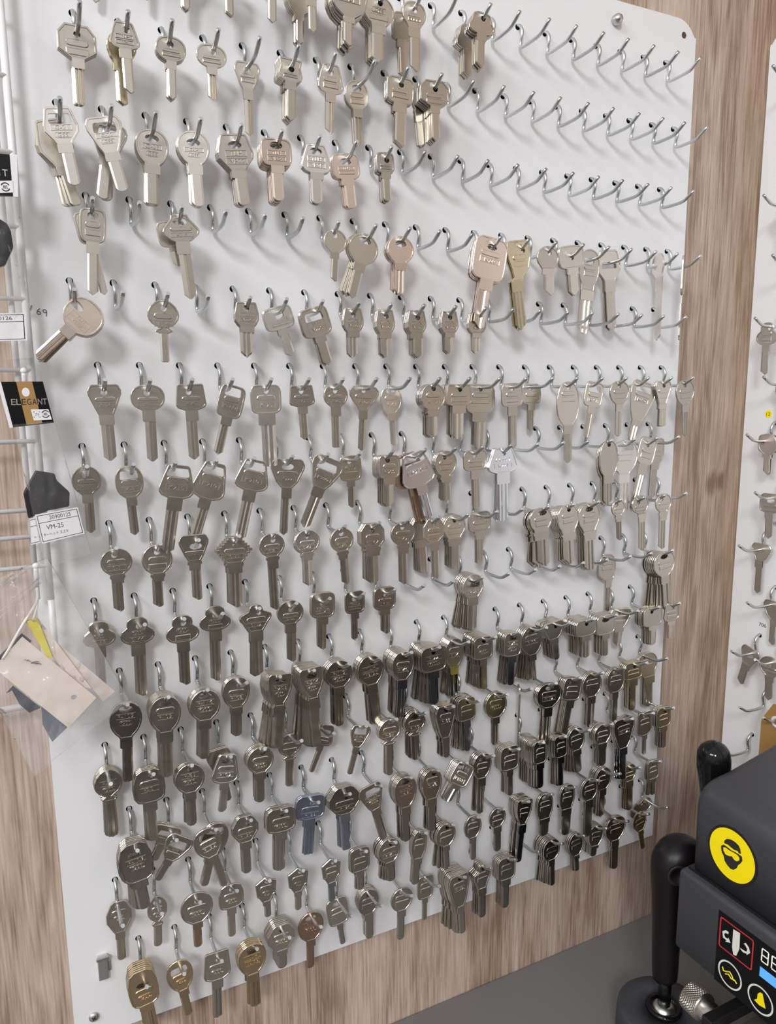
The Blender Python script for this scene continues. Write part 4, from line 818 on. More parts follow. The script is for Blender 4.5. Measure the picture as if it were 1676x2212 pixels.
order = sorted(range(len(keys)), key=lambda i: -keys[i][0])
solo = set(order[:NIND])
cache = {}
def meshes(k, front):
    key = (id(k), front)
    if key in cache: return cache[key]
    bow, yf = bow_mesh(k); bow.materials.append(KM[k[14]])
    if front:
        st = stamp(k, yf)
        if st:
            V0 = [tuple(v.co) for v in bow.vertices]; F0 = [tuple(p_.vertices) for p_ in bow.polygons]
            V, F = merge([(V0, F0), st]); bow = mesh('bow', V, F); bow.materials.append(KM[k[14]])
    bl = blade_mesh(k); bl.materials.append(KM['c'] if k[0] in ('N5', 'M2') else KM['l' if k[0] == 'L6' else 'b' if k[14] == 'e' else k[14]])
    cache[key] = (bow, bl); return cache[key]
hooktot = {}
for q in keys: hooktot.setdefault(q[1][0], []).append(q[3])
for v in hooktot.values(): v.sort(reverse=True)
restV, restF, restM = [], [], []; MI = {m: i for i, m in enumerate(KM)}; MI['e'] = MI['d']
for i, q in enumerate(keys):
    sc, k, idx, dd, tl, P, tw = q
    hk = k[0]; r = ROWS.index(hk[0]); c = int(hk[1:])
    rot = Matrix.Rotation(math.radians(TWIST.get(hk, 0) + (tw if idx else tw * 0.5)), 4, 'Z') @ Matrix.Rotation(math.radians(-tl), 4, 'Y')
    # positive tilt swings the tip towards +X
    if i in solo:
        bow, bl = meshes(k, idx == 0)
        e = empty('key_blank', P); e.rotation_euler = rot.to_euler()
        ranks = hooktot[hk]; pos = ranks.index(dd) + 1; tot = len(ranks)
        where = '%s hook, %s row' % (ORD[c], ORD[r])
        nm = [s for s in k[15].replace('TLH-X', 'TLH').split('|') if s not in ('', '-')]
        desc = '%s %s key' % (KWORD[k[14]], SHW[k[12]])
        if idx == 0 and nm and c < 14: desc += ' stamped ' + nm[-1]
        if tot > 1: desc += ', %s from front of %d' % (ORD[pos - 1], tot) if pos > 1 else ', frontmost of %d' % tot
        else: desc += ' alone'
        tag(e, desc + ' on ' + where, 'key', 'key blanks on the large board')
        a = link('bow', bow); a.parent = e; b = link('blade', bl); b.parent = e
        if hk in ('N5', 'M2') and idx == 0: b['label'] = 'copper-coloured blade'
        if hk == 'L6' and idx == 0: b['label'] = 'blue-tinted blade'
    else:
        bow, bl = meshes(k, False); Mx = Matrix.Translation(P) @ rot
        for me in (bow, bl):
            o_ = len(restV); restV += [Mx @ v.co for v in me.vertices]
            for p_ in me.polygons: restF.append(tuple(o_ + v for v in p_.vertices)); restM.append(MI[k[14]])
me = mesh('key_blanks', restV, restF, False, list(KM.values()), restM)
o = link('key_blanks', me); o['kind'] = 'stuff'
tag(o, 'remaining key blanks packed behind the front ones in the fuller stacks', 'key', 'key blanks on the large board')

# ------------------------------------------------------------------ side board: hooks and key blanks
Rm90 = Matrix.Rotation(-math.pi / 2, 4, 'Z')
def side_hook(r, c, what):
    u = 62 + 30 * c + (15 if r % 2 else 0)
    h = link('wire_hook', hook_me, None, None, (XR - 0.0057, -u * MM, -60 * r * MM), (0, 0, -math.pi / 2))
    tag(h, '%s %s hook in %s row of the side board' % (what, 'first' if c == 0 else 'second', ORD[r]), 'hook', 'steel hooks of the side board'); return u
held = {(2, 0), (4, 0), (5, 0), (6, 0), (7, 0), (8, 0), (9, 0), (10, 0), (10, 1)}
for r, c in ((0, 0), (2, 0), (3, 0), (4, 0), (5, 0), (6, 0), (7, 0), (8, 0), (9, 0), (10, 0), (10, 1), (11, 0), (11, 1), (12, 0)):
    side_hook(r, c, 'key-holding' if (r, c) in held else ('tag-holding' if (r, c) == (11, 1) else 'empty'))
SIDE = [  # row, col, spec, label
 (2, 0, ('R2', 1, 18, 2, 0, 6, 8, -16, -40, 8, 26, 8, 'round', 'w', 's', '-'), 'shiny nickel key with a large window, highest key on the side board'),
 (4, 0, ('R4', 1, 22, 2, 0, 5, -2, -18, -49, -2, 25, 9, 'clover', 'r', 'n', '|'), 'lobed nickel key hanging alone on fifth row of the side board'),
 (5, 0, ('R5', 1, 12, 2, 0, 6, 1, -15, -40, 1, 22, 8, 'round', 'r', 'd', '-'), 'round key hanging beside the small yellow dot on the side board'),
 (6, 0, ('R6', 1, 14, 2, 0, 8, 3, -12, -36, 3, 24, 11, 'square', 'r', 'n', '-'), 'nickel key behind the rosy disc key on the side board'),
 (6, 0, ('R8', 1, 19, 2, 3, 9, 6, -14, -34, 6, 23, 8, 'round', 'r', 'p', '-'), 'rosy round-headed key, in front of another on the side board'),
 (7, 0, ('R7', 1, 22, 2, 2, 6, 2, -15, -43, 1, 26, 10, 'tee', 's', 'n', '|'), 'flat-topped nickel key above the number A9 on the side board'),
 (8, 0, ('R3', 1, 8, 2, 0, 7, 0, -13, -50, -2, 24, 9, 'fan', 'r', 'n', '-'), 'olive nickel key hanging below the number A9 on the side board'),
 (9, 0, ('R1', 1, 7, 2, 0, 6, 4, -16, -44, 6, 24, 8, 'fan', 'r', 'n', '-'), 'nickel key hanging just right of the printed number 706'),
 (10, 0, ('R4', 1, 14, 2, -14, 8, 0, -14, -40, 0, 24, 11, 'fan', 's', 'n', '-'), 'tilted nickel key on the hook below the printed number 706'),
 (10, 1, ('R5', 1, 20, 2, 3, 8, 0, -15, -42, 0, 26, 11, 'round', 'r', 'n', '|'), 'round nickel key at the right frame edge below the number 706'),
]
for r, c, k, lab in SIDE:
    u = 62 + 30 * c + (15 if r % 2 else 0); d = k[2]
    e = empty('key_blank', (XR - 0.0055 - d * MM, -u * MM, (-60 * r + armz(d) - 0.8) * MM))
    e.rotation_euler = (Rm90 @ Matrix.Rotation(math.radians(-k[4]), 4, 'Y')).to_euler()
    bow, bl = meshes(k, True); a = link('bow', bow); a.parent = e; b = link('blade', bl); b.parent = e
    tag(e, lab, 'key', 'key blanks on the side board')
fS = lambda u, v, d: (XR - 0.0056 - d * MM, -u * MM, v * MM)
for s, u, v, w, h, lab in (('706', 64.5, -587, 9, 4.2, 'printed black number 706 above a hook on the side board'), ('A9', 69, -469.5, 6, 4.2, 'printed black code A9 on the side board')):
    V, F = text_on(s, fS, u, v, w, h, 0.05); tag(link('printed_number', mesh('printed_number', V, F), M_ink), lab, 'number')
disc = [(52 + 4.2 * math.cos(a), -351 + 4.2 * math.sin(a)) for a in [math.pi * k / 12 for k in range(24)]]
e = empty('dot_sticker', (XR - 0.0056, -0.052, -0.351)); tag(e, 'small round yellow dot sticker on the side board', 'sticker')
on(e, plate('disc', disc, fS, 0.12, M_yel2)); V, F = text_on('12', lambda u, v, d: fS(u, v, d + 0.14), 52, -351, 4.6, 3.6, 0.03); on(e, link('number', mesh('number', V, F), M_ink))
# brown kraft tag with white eyelet on second hook of twelfth row
u, v = 107, -679.5
e = empty('kraft_tag', (XR - 0.030, -u * MM, v * MM)); tag(e, 'brown kraft paper tag with white eyelet hanging on the side board', 'tag')
fT = lambda a, b, d: (XR - 0.030 + d * MM, -a * MM, b * MM)
pts = [(u - 17, -727), (u - 17, -684), (u - 4, -661), (u + 14, -661), (u + 27, -684), (u + 27, -775), (u - 17, -775)]
on(e, plate('card', pts, fT, 0.8, M_tag))
ring_ = []
V = []; F = []
for k in range(24):
    t = 2 * math.pi * k / 24
    for rr_, dd_ in ((3.6, -0.5), (6.6, -0.5), (6.6, 1.2), (3.6, 1.2)): V.append(fT(u + 1 + rr_ * math.cos(t), v - 1 + rr_ * math.sin(t), dd_))
for k in range(24):
    for j in range(4): F.append((k * 4 + j, k * 4 + (j + 1) % 4, ((k + 1) % 24) * 4 + (j + 1) % 4, ((k + 1) % 24) * 4 + j))
on(e, link('eyelet', mesh('eyelet', V, F, True), M_pap))

# ------------------------------------------------------------------ screws, clip and handwriting on the large board
def screw(loc, lab, r=4.3, dome=2.2, cross=True):
    e = empty('screw', loc); tag(e, lab, 'screw')
    h = lathe('head', [(r * MM, 0.0002), (r * MM, 0.0005)] + [(r * math.cos(a) * MM, 0.0005 + dome * math.sin(a) * MM) for a in (0.3, 0.7, 1.1, 1.45)], M_steel, None, 24); h.rotation_euler = (math.pi / 2, 0, 0); h.parent = e
    if cross:
        V, F = merge([prism([(-2, -.4), (2, -.4), (2, .4), (-2, .4)], lambda a, b, d: (a * MM, (-dome - 0.55 - d) * MM, b * MM), 0.05), prism([(-.4, -2), (.4, -2), (.4, 2), (-.4, 2)], lambda a, b, d: (a * MM, (-dome - 0.56 - d) * MM, b * MM), 0.05)])
        c = link('cross_slot', mesh('cross_slot', V, F), M_dark); c.parent = e; c.rotation_euler = (0, 0.5, 0)
screw((-0.0246, 0, -0.8397), 'flat cross-head screw in the lower left corner of the large board')
o = lathe('dome_screw', [(0.0046, 0), (0.0050, 0.001), (0.0052, 0.003), (0.0047, 0.0055), (0.0033, 0.0075), (0.0012, 0.0086)], M_steel, None, 24, (0.503, -0.0002, 0.0262), (math.pi / 2, 0, 0)); tag(o, 'shiny domed screw head near the top edge of the large board', 'screw')
ringh = [(594 + 3.1 * math.cos(a), 30 + 3.1 * math.sin(a)) for a in [math.pi * k / 8 for k in range(16)]]
p_ = plate('screw_hole', ringh, lambda a, b, d: (a * MM, -0.0001 - d * MM, b * MM), 0.05, mat('hole_brown', (0.10, 0.06, 0.045), 0.8)); tag(p_, 'small empty round hole in the top right corner of the large board', 'hole')
e = empty('spring_clip', (-0.0148, 0, -0.794)); tag(e, 'small bent metal clip fixed low on the left of the large board', 'clip')
b = box('clip_body', (-0.0185, -0.0035, -0.806), (-0.0105, -0.0002, -0.784), M_steel, None, 0.0006); on(e, b)
b = box('clip_lip', (-0.0195, -0.0060, -0.7865), (-0.0095, -0.0035, -0.7835), M_steel, None, 0.0006); on(e, b)
b = box('clip_wing', (-0.0104, -0.0022, -0.800), (-0.0085, -0.0002, -0.790), M_steel, None, 0.0003); on(e, b)
def pen(strokes, r=0.22):
    return merge([tube_data([(a * MM, -0.00025, b * MM) for a, b in s], r * MM, 5) for s in strokes])
ar = lambda cx, cz, rx, rz, a0, a1, n=9: [(cx + rx * math.cos(math.radians(a0 + (a1 - a0) * k / n)), cz + rz * math.sin(math.radians(a0 + (a1 - a0) * k / n))) for k in range(n + 1)]
V, F = pen([[(-26.4, -258.2), (-27.6, -261.8)], [(-21.2, -260.3), (-22.6, -261.4), (-23.3, -263.2)] + ar(-22.1, -263.3, 1.2, 1.1, 180, 520), ar(-18.1, -261.9, 1.2, 1.1, 20, 380) + [(-16.9, -262.4), (-17.3, -265.6)]])
tag(link('handwriting', mesh('handwriting', V, F), M_ink), 'tiny handwritten 69 in black pen at the left of the large board', 'writing')

from mathutils import noise
# ------------------------------------------------------------------ wire grid rack on the left
rk = empty('wire_grid_rack', (-0.05, -0.016, -0.35)); tag(rk, 'white wire grid panel on the wood wall left of the key board', 'rack')
M_wire = mat('white_coated_wire', (0.80, 0.79, 0.79), 0.3)
for x in (-0.0305, -0.0395): on(rk, tube('upright_wire', [(x, -0.018, 0.08), (x, -0.018, -0.47)], 0.0026, M_wire)) if x > -0.035 else on(rk, tube('upright_wire', [(x, -0.013, 0.08), (x, -0.013, -0.47)], 0.0022, M_wire))
for z in (-0.02, -0.0665, -0.1138, -0.1612, -0.2086, -0.2560, -0.3040, -0.3535, -0.4025, -0.4218, -0.4440): on(rk, tube('cross_wire', [(-0.30, -0.019, z), (-0.0305, -0.019, z)], 0.0017, M_wire))
on(rk, tube('cross_wire', [(-0.30, -0.02, -0.5480), (-0.030, -0.02, -0.5480)], 0.0026, M_wire))
on(rk, tube('upright_wire', [(-0.21, -0.016, 0.08), (-0.21, -0.016, -0.56)], 0.0022, M_wire))
on(rk, tube('corner_loop', [(-0.0305, -0.018, -0.456), (-0.0305, -0.018, -0.548)], 0.0024, M_wire))

def sheet(name, quad, y, m, nx=44, nz=56, amp=0.0012, seed=0, puff=0.0, thick=0.0):
    """softly crumpled sheet over a quad given in mm (x, z)"""
    rr = random.Random(seed); (a, b, c, d) = [Vector(q) for q in quad]; V = []; F = []
    ph = [rr.uniform(0, 6) for _ in range(6)]
    for i in range(nz + 1):
        for j in range(nx + 1):
            s, t = j / nx, i / nz; p = (a * (1 - s) + b * s) * (1 - t) + (d * (1 - s) + c * s) * t
            w = math.sin(9 * s + 5 * t + ph[0]) + 0.7 * math.sin(14 * t - 6 * s + ph[1]) + 0.5 * math.sin(23 * s + 17 * t + ph[2]) + 0.4 * math.sin(31 * t - 19 * s + ph[3])
            e_ = math.sin(math.pi * s) * math.sin(math.pi * min(1, t * 1.02)); q_ = Vector((p.x / 13 + seed, p.y / 17, seed * 0.3)); rg = (1 - abs(noise.noise(q_)) * 2.6) + 0.5 * (1 - abs(noise.noise(q_ * 2.3)) * 2.6)
            V.append((p.x * MM, y - amp * w * 0.35 - amp * 1.1 * rg * max(e_, 0.12) ** 0.5 - puff * max(e_, 0) ** 0.6, p.y * MM))
    for i in range(nz):
        for j in range(nx): q = i * (nx + 1) + j; F.append((q, q + 1, q + nx + 2, q + nx + 1))
    return mesh(name, V, F, True)
def pouch(name, quad, y, m, parent, puff, seed, amp=0.0016):
    f_ = sheet(name, quad, y - 0.0022, m, seed=seed, puff=puff, amp=amp); b_ = sheet(name, quad, y, m, seed=seed + 1, puff=-puff * 0.5, amp=amp)
    V = [tuple(v.co) for v in f_.vertices]; n = len(V); V += [tuple(v.co) for v in b_.vertices]
    F = [tuple(p_.vertices) for p_ in f_.polygons] + [tuple(n + i for i in reversed(p_.vertices)) for p_ in b_.polygons]
    edge = [(q[0] * MM, y, q[1] * MM) for q in quad]; V, F = merge([(V, F)] + [tube_data([edge[i], edge[(i + 1) % 4]], 0.0002, 6) for i in range(4)])
    o_ = link(name, mesh(name, V, F, True), m); on(parent, o_); return o_
def flat(name, pts, y, m, parent, t=0.3):
    return on(parent, plate(name, pts, lambda a, b, d: (a * MM, y - d * MM, b * MM), t, m))
def flat_text(name, s, cu, cv, w, h, y, m, parent, rot=0.0):
    V, F = text_on(s, lambda a, b, d: (a * MM, y - d * MM, b * MM), cu, cv, w, h, 0.03, rot); return on(parent, link(name, mesh(name, V, F), m))
def recycle(parent, cx, cz, r, y, name, inner, square=False):
    parts = []
    for a0 in (30, 210):
        pts = ar(cx, cz, r, r, a0, a0 + 130) + ar(cx, cz, r * .76, r * .76, a0 + 130, a0)
        if square: pts = [(cx + max(-r * .8, min(r * .8, (a - cx) * 1.25)), cz + max(-r * .8, min(r * .8, (b - cz) * 1.25))) for a, b in pts]
        parts.append(prism(pts, lambda a, b, d: (a * MM, y - d * MM, b * MM), 0.03))
    parts.append(text_on(inner, lambda a, b, d: (a * MM, y - d * MM, b * MM), cx, cz, r * 1.1, r * .8, 0.03))
    V, F = merge(parts); on(parent, link(name, fix(mesh(name, V, F)), M_ink))
def peg(x, z, ylen, lab, top=0.008):
    e = empty('display_hook', (x, -0.019, z)); tag(e, lab, 'hook')
    on(e, tube('arm', catmull([(x, -0.016, z + 0.003), (x, -0.020, z), (x, ylen + 0.006, z), (x, ylen, z + 0.002), (x, ylen - 0.002, z + top)], 4), 0.0016, M_wire))
    b_ = lathe('ball_tip', [(0.0008, -0.0021), (0.0018, -0.0014), (0.0023, 0), (0.0018, 0.0014), (0.0006, 0.0022)], M_wire, None, 12); b_.location = (x, ylen - 0.002, z + top + 0.001); on(e, b_); b_.location = (x, ylen - 0.002, z + top + 0.001)
    return e
peg(-0.0357, -0.3165, -0.036, 'white display hook with ball tip carrying the elegant-card bag', 0.0105)
peg(-0.0390, -0.4500, -0.048, 'white display hook with ball tip carrying the zip bag of cards', 0.012)

# bag with ELEGANT header card and price label
y = -0.0425
bg = empty('packaged_key_cap', (-0.035, y, -0.32)); tag(bg, 'clear bag with ELEGANT header card, black key cap and label 20900125', 'packet')
flat('header_card', CARD, y, M_gloss, bg, 0.5)
flat('card_edge', [(-52.2, -312.3), (-49.9, -312.3), (-45.1, -342.4), (-47.3, -342.8)], y + 0.0003, M_pap, bg, 0.5)
flat('gold_stripe', GOLD, y - 0.00055, M_gold, bg, 0.05)
flat('white_box', WBOX, y - 0.00062, M_pap, bg, 0.05)
flat('punch_hole', [(-35.6 + 2.4 * math.cos(a), -319.2 + 3.0 * math.sin(a)) for a in [math.pi * k / 8 for k in range(16)]], y - 0.00063, M_pap, bg, 0.04)
M_foil = mat('silver_foil', (0.75, 0.74, 0.72), 0.25, 1.0)
for ch, u in zip('ELEGANT', (-43.6, -40.5, -37.3, -34.1, -30.8, -27.4, -24.4)):
    flat_text('letter_' + ch.lower(), ch, u, -325.6, 2.7, 4.0, y - 0.0007, M_foil if u < -39 or u > -28 else M_ink, bg)
recycle(bg, -30.0, -334.2, 2.5, y - 0.00075, 'plastic_mark', '\u30d7\u30e9', True); recycle(bg, -24.6, -334.0, 2.6, y - 0.00075, 'paper_mark', '\u7d19')
pouch('clear_bag', [(-45.1, -340.5), (-19.0, -339), (-2.6, -433), (-33.5, -441)], y, M_film, bg, 0.0075, 11)
V, F = prism(BLK, lambda a, b, d: (a * MM, y + 0.002 - d * MM, b * MM), 4.0); kc = link('key_cap', fix(mesh('key_cap', V, F)), mat('black_soft_plastic', (0.010, 0.009, 0.010), 0.5)); on(bg, kc)
bvm = kc.modifiers.new('b', 'BEVEL'); bvm.width = 0.0009; bvm.segments = 2
def lerp_quad(q, s, t):
    a, b, c, d = [Vector(v) for v in q]; p = (a * (1 - s) + b * s) * (1 - t) + (d * (1 - s) + c * s) * t; return (p.x, p.y)
def label(parent, q, y, lines, code):
    flat('label', q, y, M_pap, parent, 0.08); r = math.atan2(q[1][1] - q[0][1], q[1][0] - q[0][0])
    def bar(s0, t0, s1, t1):
        return prism([lerp_quad(q, s0, t0), lerp_quad(q, s1, t0), lerp_quad(q, s1, t1), lerp_quad(q, s0, t1)], lambda a, b, d: (a * MM, y - 0.0001 - d * MM, b * MM), 0.03)
    V, F = merge([bar(.03, .05, .97, .07), bar(.03, .93, .97, .95), bar(.03, .05, .045, .95), bar(.955, .05, .97, .95), bar(.03, .3, .97, .32)]); on(parent, link('label_frame', mesh('label_frame', V, F), M_ink))
    w = (Vector(q[1]) - Vector(q[0])).length; h = (Vector(q[3]) - Vector(q[0])).length
    for s, t, txt, fw, fh in [(.55, .18, code, .5, .13)] + lines:
        c = lerp_quad(q, s, t); flat_text('label_text', txt, c[0], c[1], w * fw, h * fh, y - 0.0001, M_ink, parent, r)
label(bg, LAB2, y - 0.0042, [(.6, .75, '\u30ad\u30c3', .5, .1)], '')
label(bg, LAB, y - 0.0048, [(.38, .5, 'VM-25', .4, .16), (.37, .74, '\u30ad\u30fc\u30d8\u30c3\u30c9 \u30b9\u30ba\u30ad', .58, .12)], '20900125')
# upper bag, partly outside the frame
ub = empty('packaged_key_cap', (-0.045, y, -0.17)); tag(ub, 'upper clear bag at the left frame edge with black header card and label', 'packet')
peg(-0.0475, -0.1735, -0.036, 'white display hook carrying the upper bag at the left edge')
flat('header_card', [(-62, -170), (-33, -169), (-33.0, -194.5), (-64, -197)], y, M_gloss, ub, 0.5)
flat('card_edge', [(-33, -169), (-28.6, -168.5), (-30.1, -194.5), (-33.0, -194.5)], y, M_pap, ub, 0.4)
for ch, u in zip('ELEGANT', (-58.5, -55.2, -52, -48.6, -45, -41.0, -36.5)): flat_text('letter_' + ch.lower(), ch, u, -180.5, 3.1, 4.0, y - 0.0006, M_foil, ub)
flat('white_box', ULOGO, y - 0.00062, M_pap, ub, 0.05); recycle(ub, -37.0, -189.1, 2.8, y - 0.00075, 'paper_mark', '\u7d19')
pouch('clear_bag', [(-64, -196), (-30.1, -194.5), (-29.2, -296.7), (-70.4, -300.4)], y, M_film, ub, 0.009, 21, 0.002)
V, F = prism(UBLK, lambda a, b, d: (a * MM, y + 0.003 - d * MM, b * MM), 6.0); kc = link('key_cap', fix(mesh('key_cap', V, F)), M_gloss); on(ub, kc); bvm = kc.modifiers.new('b', 'BEVEL'); bvm.width = 0.0016; bvm.segments = 3
label(ub, ULAB, y - 0.0062, [(.45, .78, '\u30ad', .1, .1)], '20900126')
# upper white packet between the rack and the frame edge
# large zip bag with cards, lower left
y = -0.060
lb = empty('zip_bag', (-0.039, -0.05, -0.452)); tag(lb, 'large clear zip bag with cream cards and yellow strip, lower left', 'bag')
pouch('bag_film', [(-95, -452), (-31.5, -430.0), (14.5, -541), (-52, -584)], y, M_zip, lb, 0.007, 31, 0.0021)
for k, (p0, p1) in enumerate((((-88, -486), (-36.8, -446)), ((-88, -482), (-37.5, -442.6)), ((-92, -468), (-45, -437)), ((-92, -464), (-47, -434.5)))):
    on(lb, tube('zip_seal', [(p0[0] * MM, y - 0.004, p0[1] * MM), (p1[0] * MM, y - 0.003, p1[1] * MM)], 0.0005, M_zip, None, 6))
flat('cream_card', LC3, y + 0.0030, M_cream, lb, 0.4)
flat('cream_card', LC2, y + 0.0015, M_cream, lb, 0.4)
flat('yellow_strip', LYEL, y + 0.0003, M_yel, lb, 0.8)
circ = [(-22.2 + 1.9 * math.cos(a), -531.5 + 1.9 * math.sin(a)) for a in [math.pi * k / 8 for k in range(16)]]
V = []; F = []
tri = tessellate_polygon([[Vector((a, b, 0)) for a, b in LC1], [Vector((a, b, 0)) for a, b in circ]])
pts = list(LC1) + circ; V = [(a * MM, y - 0.0014, b * MM) for a, b in pts] + [(a * MM, y - 0.0009, b * MM) for a, b in pts]; n = len(pts)
F = [tuple(t) for t in tri] + [tuple(i + n for i in t) for t in tri] + [(i, (i + 1) % 4, n + (i + 1) % 4, n + i) for i in range(4)] + [(4 + i, 4 + (i + 1) % 16, n + 4 + (i + 1) % 16, n + 4 + i) for i in range(16)]
c1 = link('cream_card', fix(mesh('cream_card', V, F)), M_cream); on(lb, c1); c1['label'] = 'front cream card with punched hole'
M_navy = mat('navy_plastic', (0.025, 0.028, 0.045), 0.4)
flat('dark_part', LBK1, y + 0.0008, M_navy, lb, 1.6); flat('dark_part', LBK2, y + 0.0006, M_navy, lb, 1.6); flat('foil_part', LBLU, y + 0.001, mat('blue_grey_foil', (0.30, 0.32, 0.40), 0.25, 0.6), lb, 0.6)
flat('inner_sleeve', [(-33, -478), (-25.5, -470), (-8, -492), (-17, -500)], y + 0.0036, M_film, lb, 0.1)
on(lb, tube('cord', catmull([(-0.0395, -0.052, -0.452), (-0.0405, -0.056, -0.461), (-0.050, y - 0.001, -0.474), (-0.060, y - 0.0015, -0.490), (-0.064, y - 0.001, -0.496)], 4), 0.0010, mat('white_cord', (0.8, 0.78, 0.7), 0.7), None, 6))
on(lb, tube('cord', catmull([(-0.0395, -0.052, -0.452), (-0.0400, -0.056, -0.462), (-0.0435, y, -0.472)], 4), 0.0008, bpy.data.materials['white_cord'], None, 6))

# ------------------------------------------------------------------ key cutting machine on the counter
FX = 0.460; LX = 0.452
mc = empty('key_cutting_machine', (0.56, -0.30, DESK)); tag(mc, 'dark grey key cutting machine with yellow goggles sticker on the counter', 'machine')
def hull_prism(name, prof, y0, y1, rc, m, seg=5, bw=0.004):
    """profile in X-Z extruded along Y with rounded upright corners at the wall side"""
    bm = bmesh.new(); n = len(prof)
    a = [bm.verts.new((x, y1, z)) for x, z in prof]; b = [bm.verts.new((x, y0, z)) for x, z in prof]
    bm.faces.new(a); bm.faces.new(b[::-1])
    for i in range(n): bm.faces.new((a[i], b[i], b[(i + 1) % n], a[(i + 1) % n]))
    bmesh.ops.recalc_face_normals(bm, faces=bm.faces[:])
    bm.normal_update(); bm.edges.ensure_lookup_table()
    end = [e for e in bm.edges if all(abs(v.co.y - y1) < 1e-6 for v in e.verts) and not all(abs(v.co.z - min(z for x, z in prof)) < 1e-6 for v in e.verts)]
    bmesh.ops.bevel(bm, geom=end, offset=rc, segments=seg, affect='EDGES', profile=0.5, clamp_overlap=True)
    me = bpy.data.meshes.new(name); bm.to_mesh(me); bm.free()
    for p_ in me.polygons: p_.use_smooth = True
    o_ = link(name, me, m); on(mc, o_); return o_
def arc2(cx, cz, r, a0, a1, n=5): return [(cx + r * math.cos(math.radians(a0 + (a1 - a0) * k / n)), cz + r * math.sin(math.radians(a0 + (a1 - a0) * k / n))) for k in range(n + 1)]
cover = [(FX + 0.001, -0.738), (FX, -0.690)] + arc2(FX + 0.026, -0.682, 0.026, 180, 100, 7) + [(0.50, -0.6545), (0.575, -0.640), (0.64, -0.634), (0.66, -0.645), (0.66, -0.738)]
hull_prism('upper_cover', cover, -0.46, -0.181, 0.014, M_grey)
low = [(LX, -0.822), (LX, -0.746)] + arc2(LX + 0.004, -0.745, 0.004, 170, 90, 3) + [(0.668, -0.741), (0.668, -0.822)] + [(0.46, -0.828)]
low = [(LX, -0.816)] + [(LX, -0.746), (LX + 0.0012, -0.7425), (LX + 0.004, -0.741), (0.668, -0.741), (0.668, -0.822), (LX + 0.006, -0.822)]
hull_prism('lower_housing', low, -0.47, -0.1785, 0.012, M_grey)
# seam between the two housings
on(mc, box('seam', (FX - 0.0006, -0.45, -0.7415), (0.655, -0.1835, -0.7385), M_black))
on(mc, box('column', (0.60, -0.40, DESK), (0.668, -0.215, -0.82), M_grey, None, 0.006))
on(mc, box('base_plate', (0.50, -0.44, DESK), (0.668, -0.20, DESK + 0.022), M_grey, None, 0.006))
fM = lambda X: (lambda u, v, d: (X - d * MM, u * MM, v * MM))       # u = Y in mm, v = Z in mm
def dec(name, pts, X, m, t=0.15): return on(mc, plate(name, pts, fM(X), t, m))
cir = lambda cy, cz, r, n=40: [(cy + r * math.cos(2 * math.pi * k / n), cz + r * math.sin(2 * math.pi * k / n)) for k in range(n)]
st = dec('sticker_rim', cir(-225.5, -703.2, 24.2), FX - 0.0001, M_black, 0.2); st['label'] = 'black rim of the goggles sticker'
dec('sticker_disc', cir(-225.5, -703.2, 22.0), FX - 0.0003, M_yel2, 0.12)
dec('face_symbol', FFACE, FX - 0.00045, M_ink, 0.06); dec('cap_symbol', FHAIR, FX - 0.00046, M_ink, 0.06); dec('goggle_symbol', FGOG, FX - 0.00053, M_yel2, 0.05)
def rrect(y0, z0, y1, z1, r):
    return arc2(max(y0, y1) - r, max(z0, z1) - r, r, 0, 90, 4) + arc2(min(y0, y1) + r, max(z0, z1) - r, r, 90, 180, 4) + arc2(min(y0, y1) + r, min(z0, z1) + r, r, 180, 270, 4) + arc2(max(y0, y1) - r, min(z0, z1) + r, r, 270, 360, 4)
P0 = LX - 0.0001
dec('control_panel', [(-223.4, -752), (-430, -752), (-430, -817.5), (-223.4, -817.5)], P0, M_gloss, 0.25)
def ringp(name, outer, inner, X, m):
    V = [fM(X)(a, b, 0.1) for a, b in outer] + [fM(X)(a, b, 0.1) for a, b in inner]; n = len(outer)
    F = [(k, (k + 1) % n, n + (k + 1) % n, n + k) for k in range(n)]; on(mc, link(name, mesh(name, V, F), m))
P1 = LX - 0.00042
ringp('red_frame', rrect(-225.4, -756.2, -257.6, -783.9, 2.2), rrect(-226.6, -757.4, -256.4, -782.7, 1.4), P1, M_red)
dec('blade_symbol', BLADE, P1, M_iw, 0.05); dec('arrow_symbol', ARRL, P1, M_iw, 0.05); dec('arrow_symbol', ARRR, P1, M_iw, 0.05)
for cy, cz in ((-238.2, -802.4), (-266.9, -802.4)): ringp('button_ring', cir(cy, cz, 11.6), cir(cy, cz, 10.2), P1, M_iw)
dec('lamp_symbol', HAT, P1, M_yel2, 0.05)
V, F = merge([tube_data([(P1 - 0.0001, a * MM, b * MM) for a, b in s], 0.0005, 5) for s in ([(-230.8, -800), (-232, -803), (-235, -801.5), (-238, -799.5), (-240.5, -801.8), (-242, -804.5)], [(-234, -804.5), (-237, -802.5), (-239.5, -804.5), (-243, -803.5), (-245.2, -805)])]); on(mc, link('laser_symbol', mesh('laser_symbol', V, F), M_yel2))
on(mc, plate('blue_key', [(-264.3, -773.9), (-290, -773.9), (-290, -782.4), (-264.3, -782.4)], fM(P1), 0.05, M_blue))
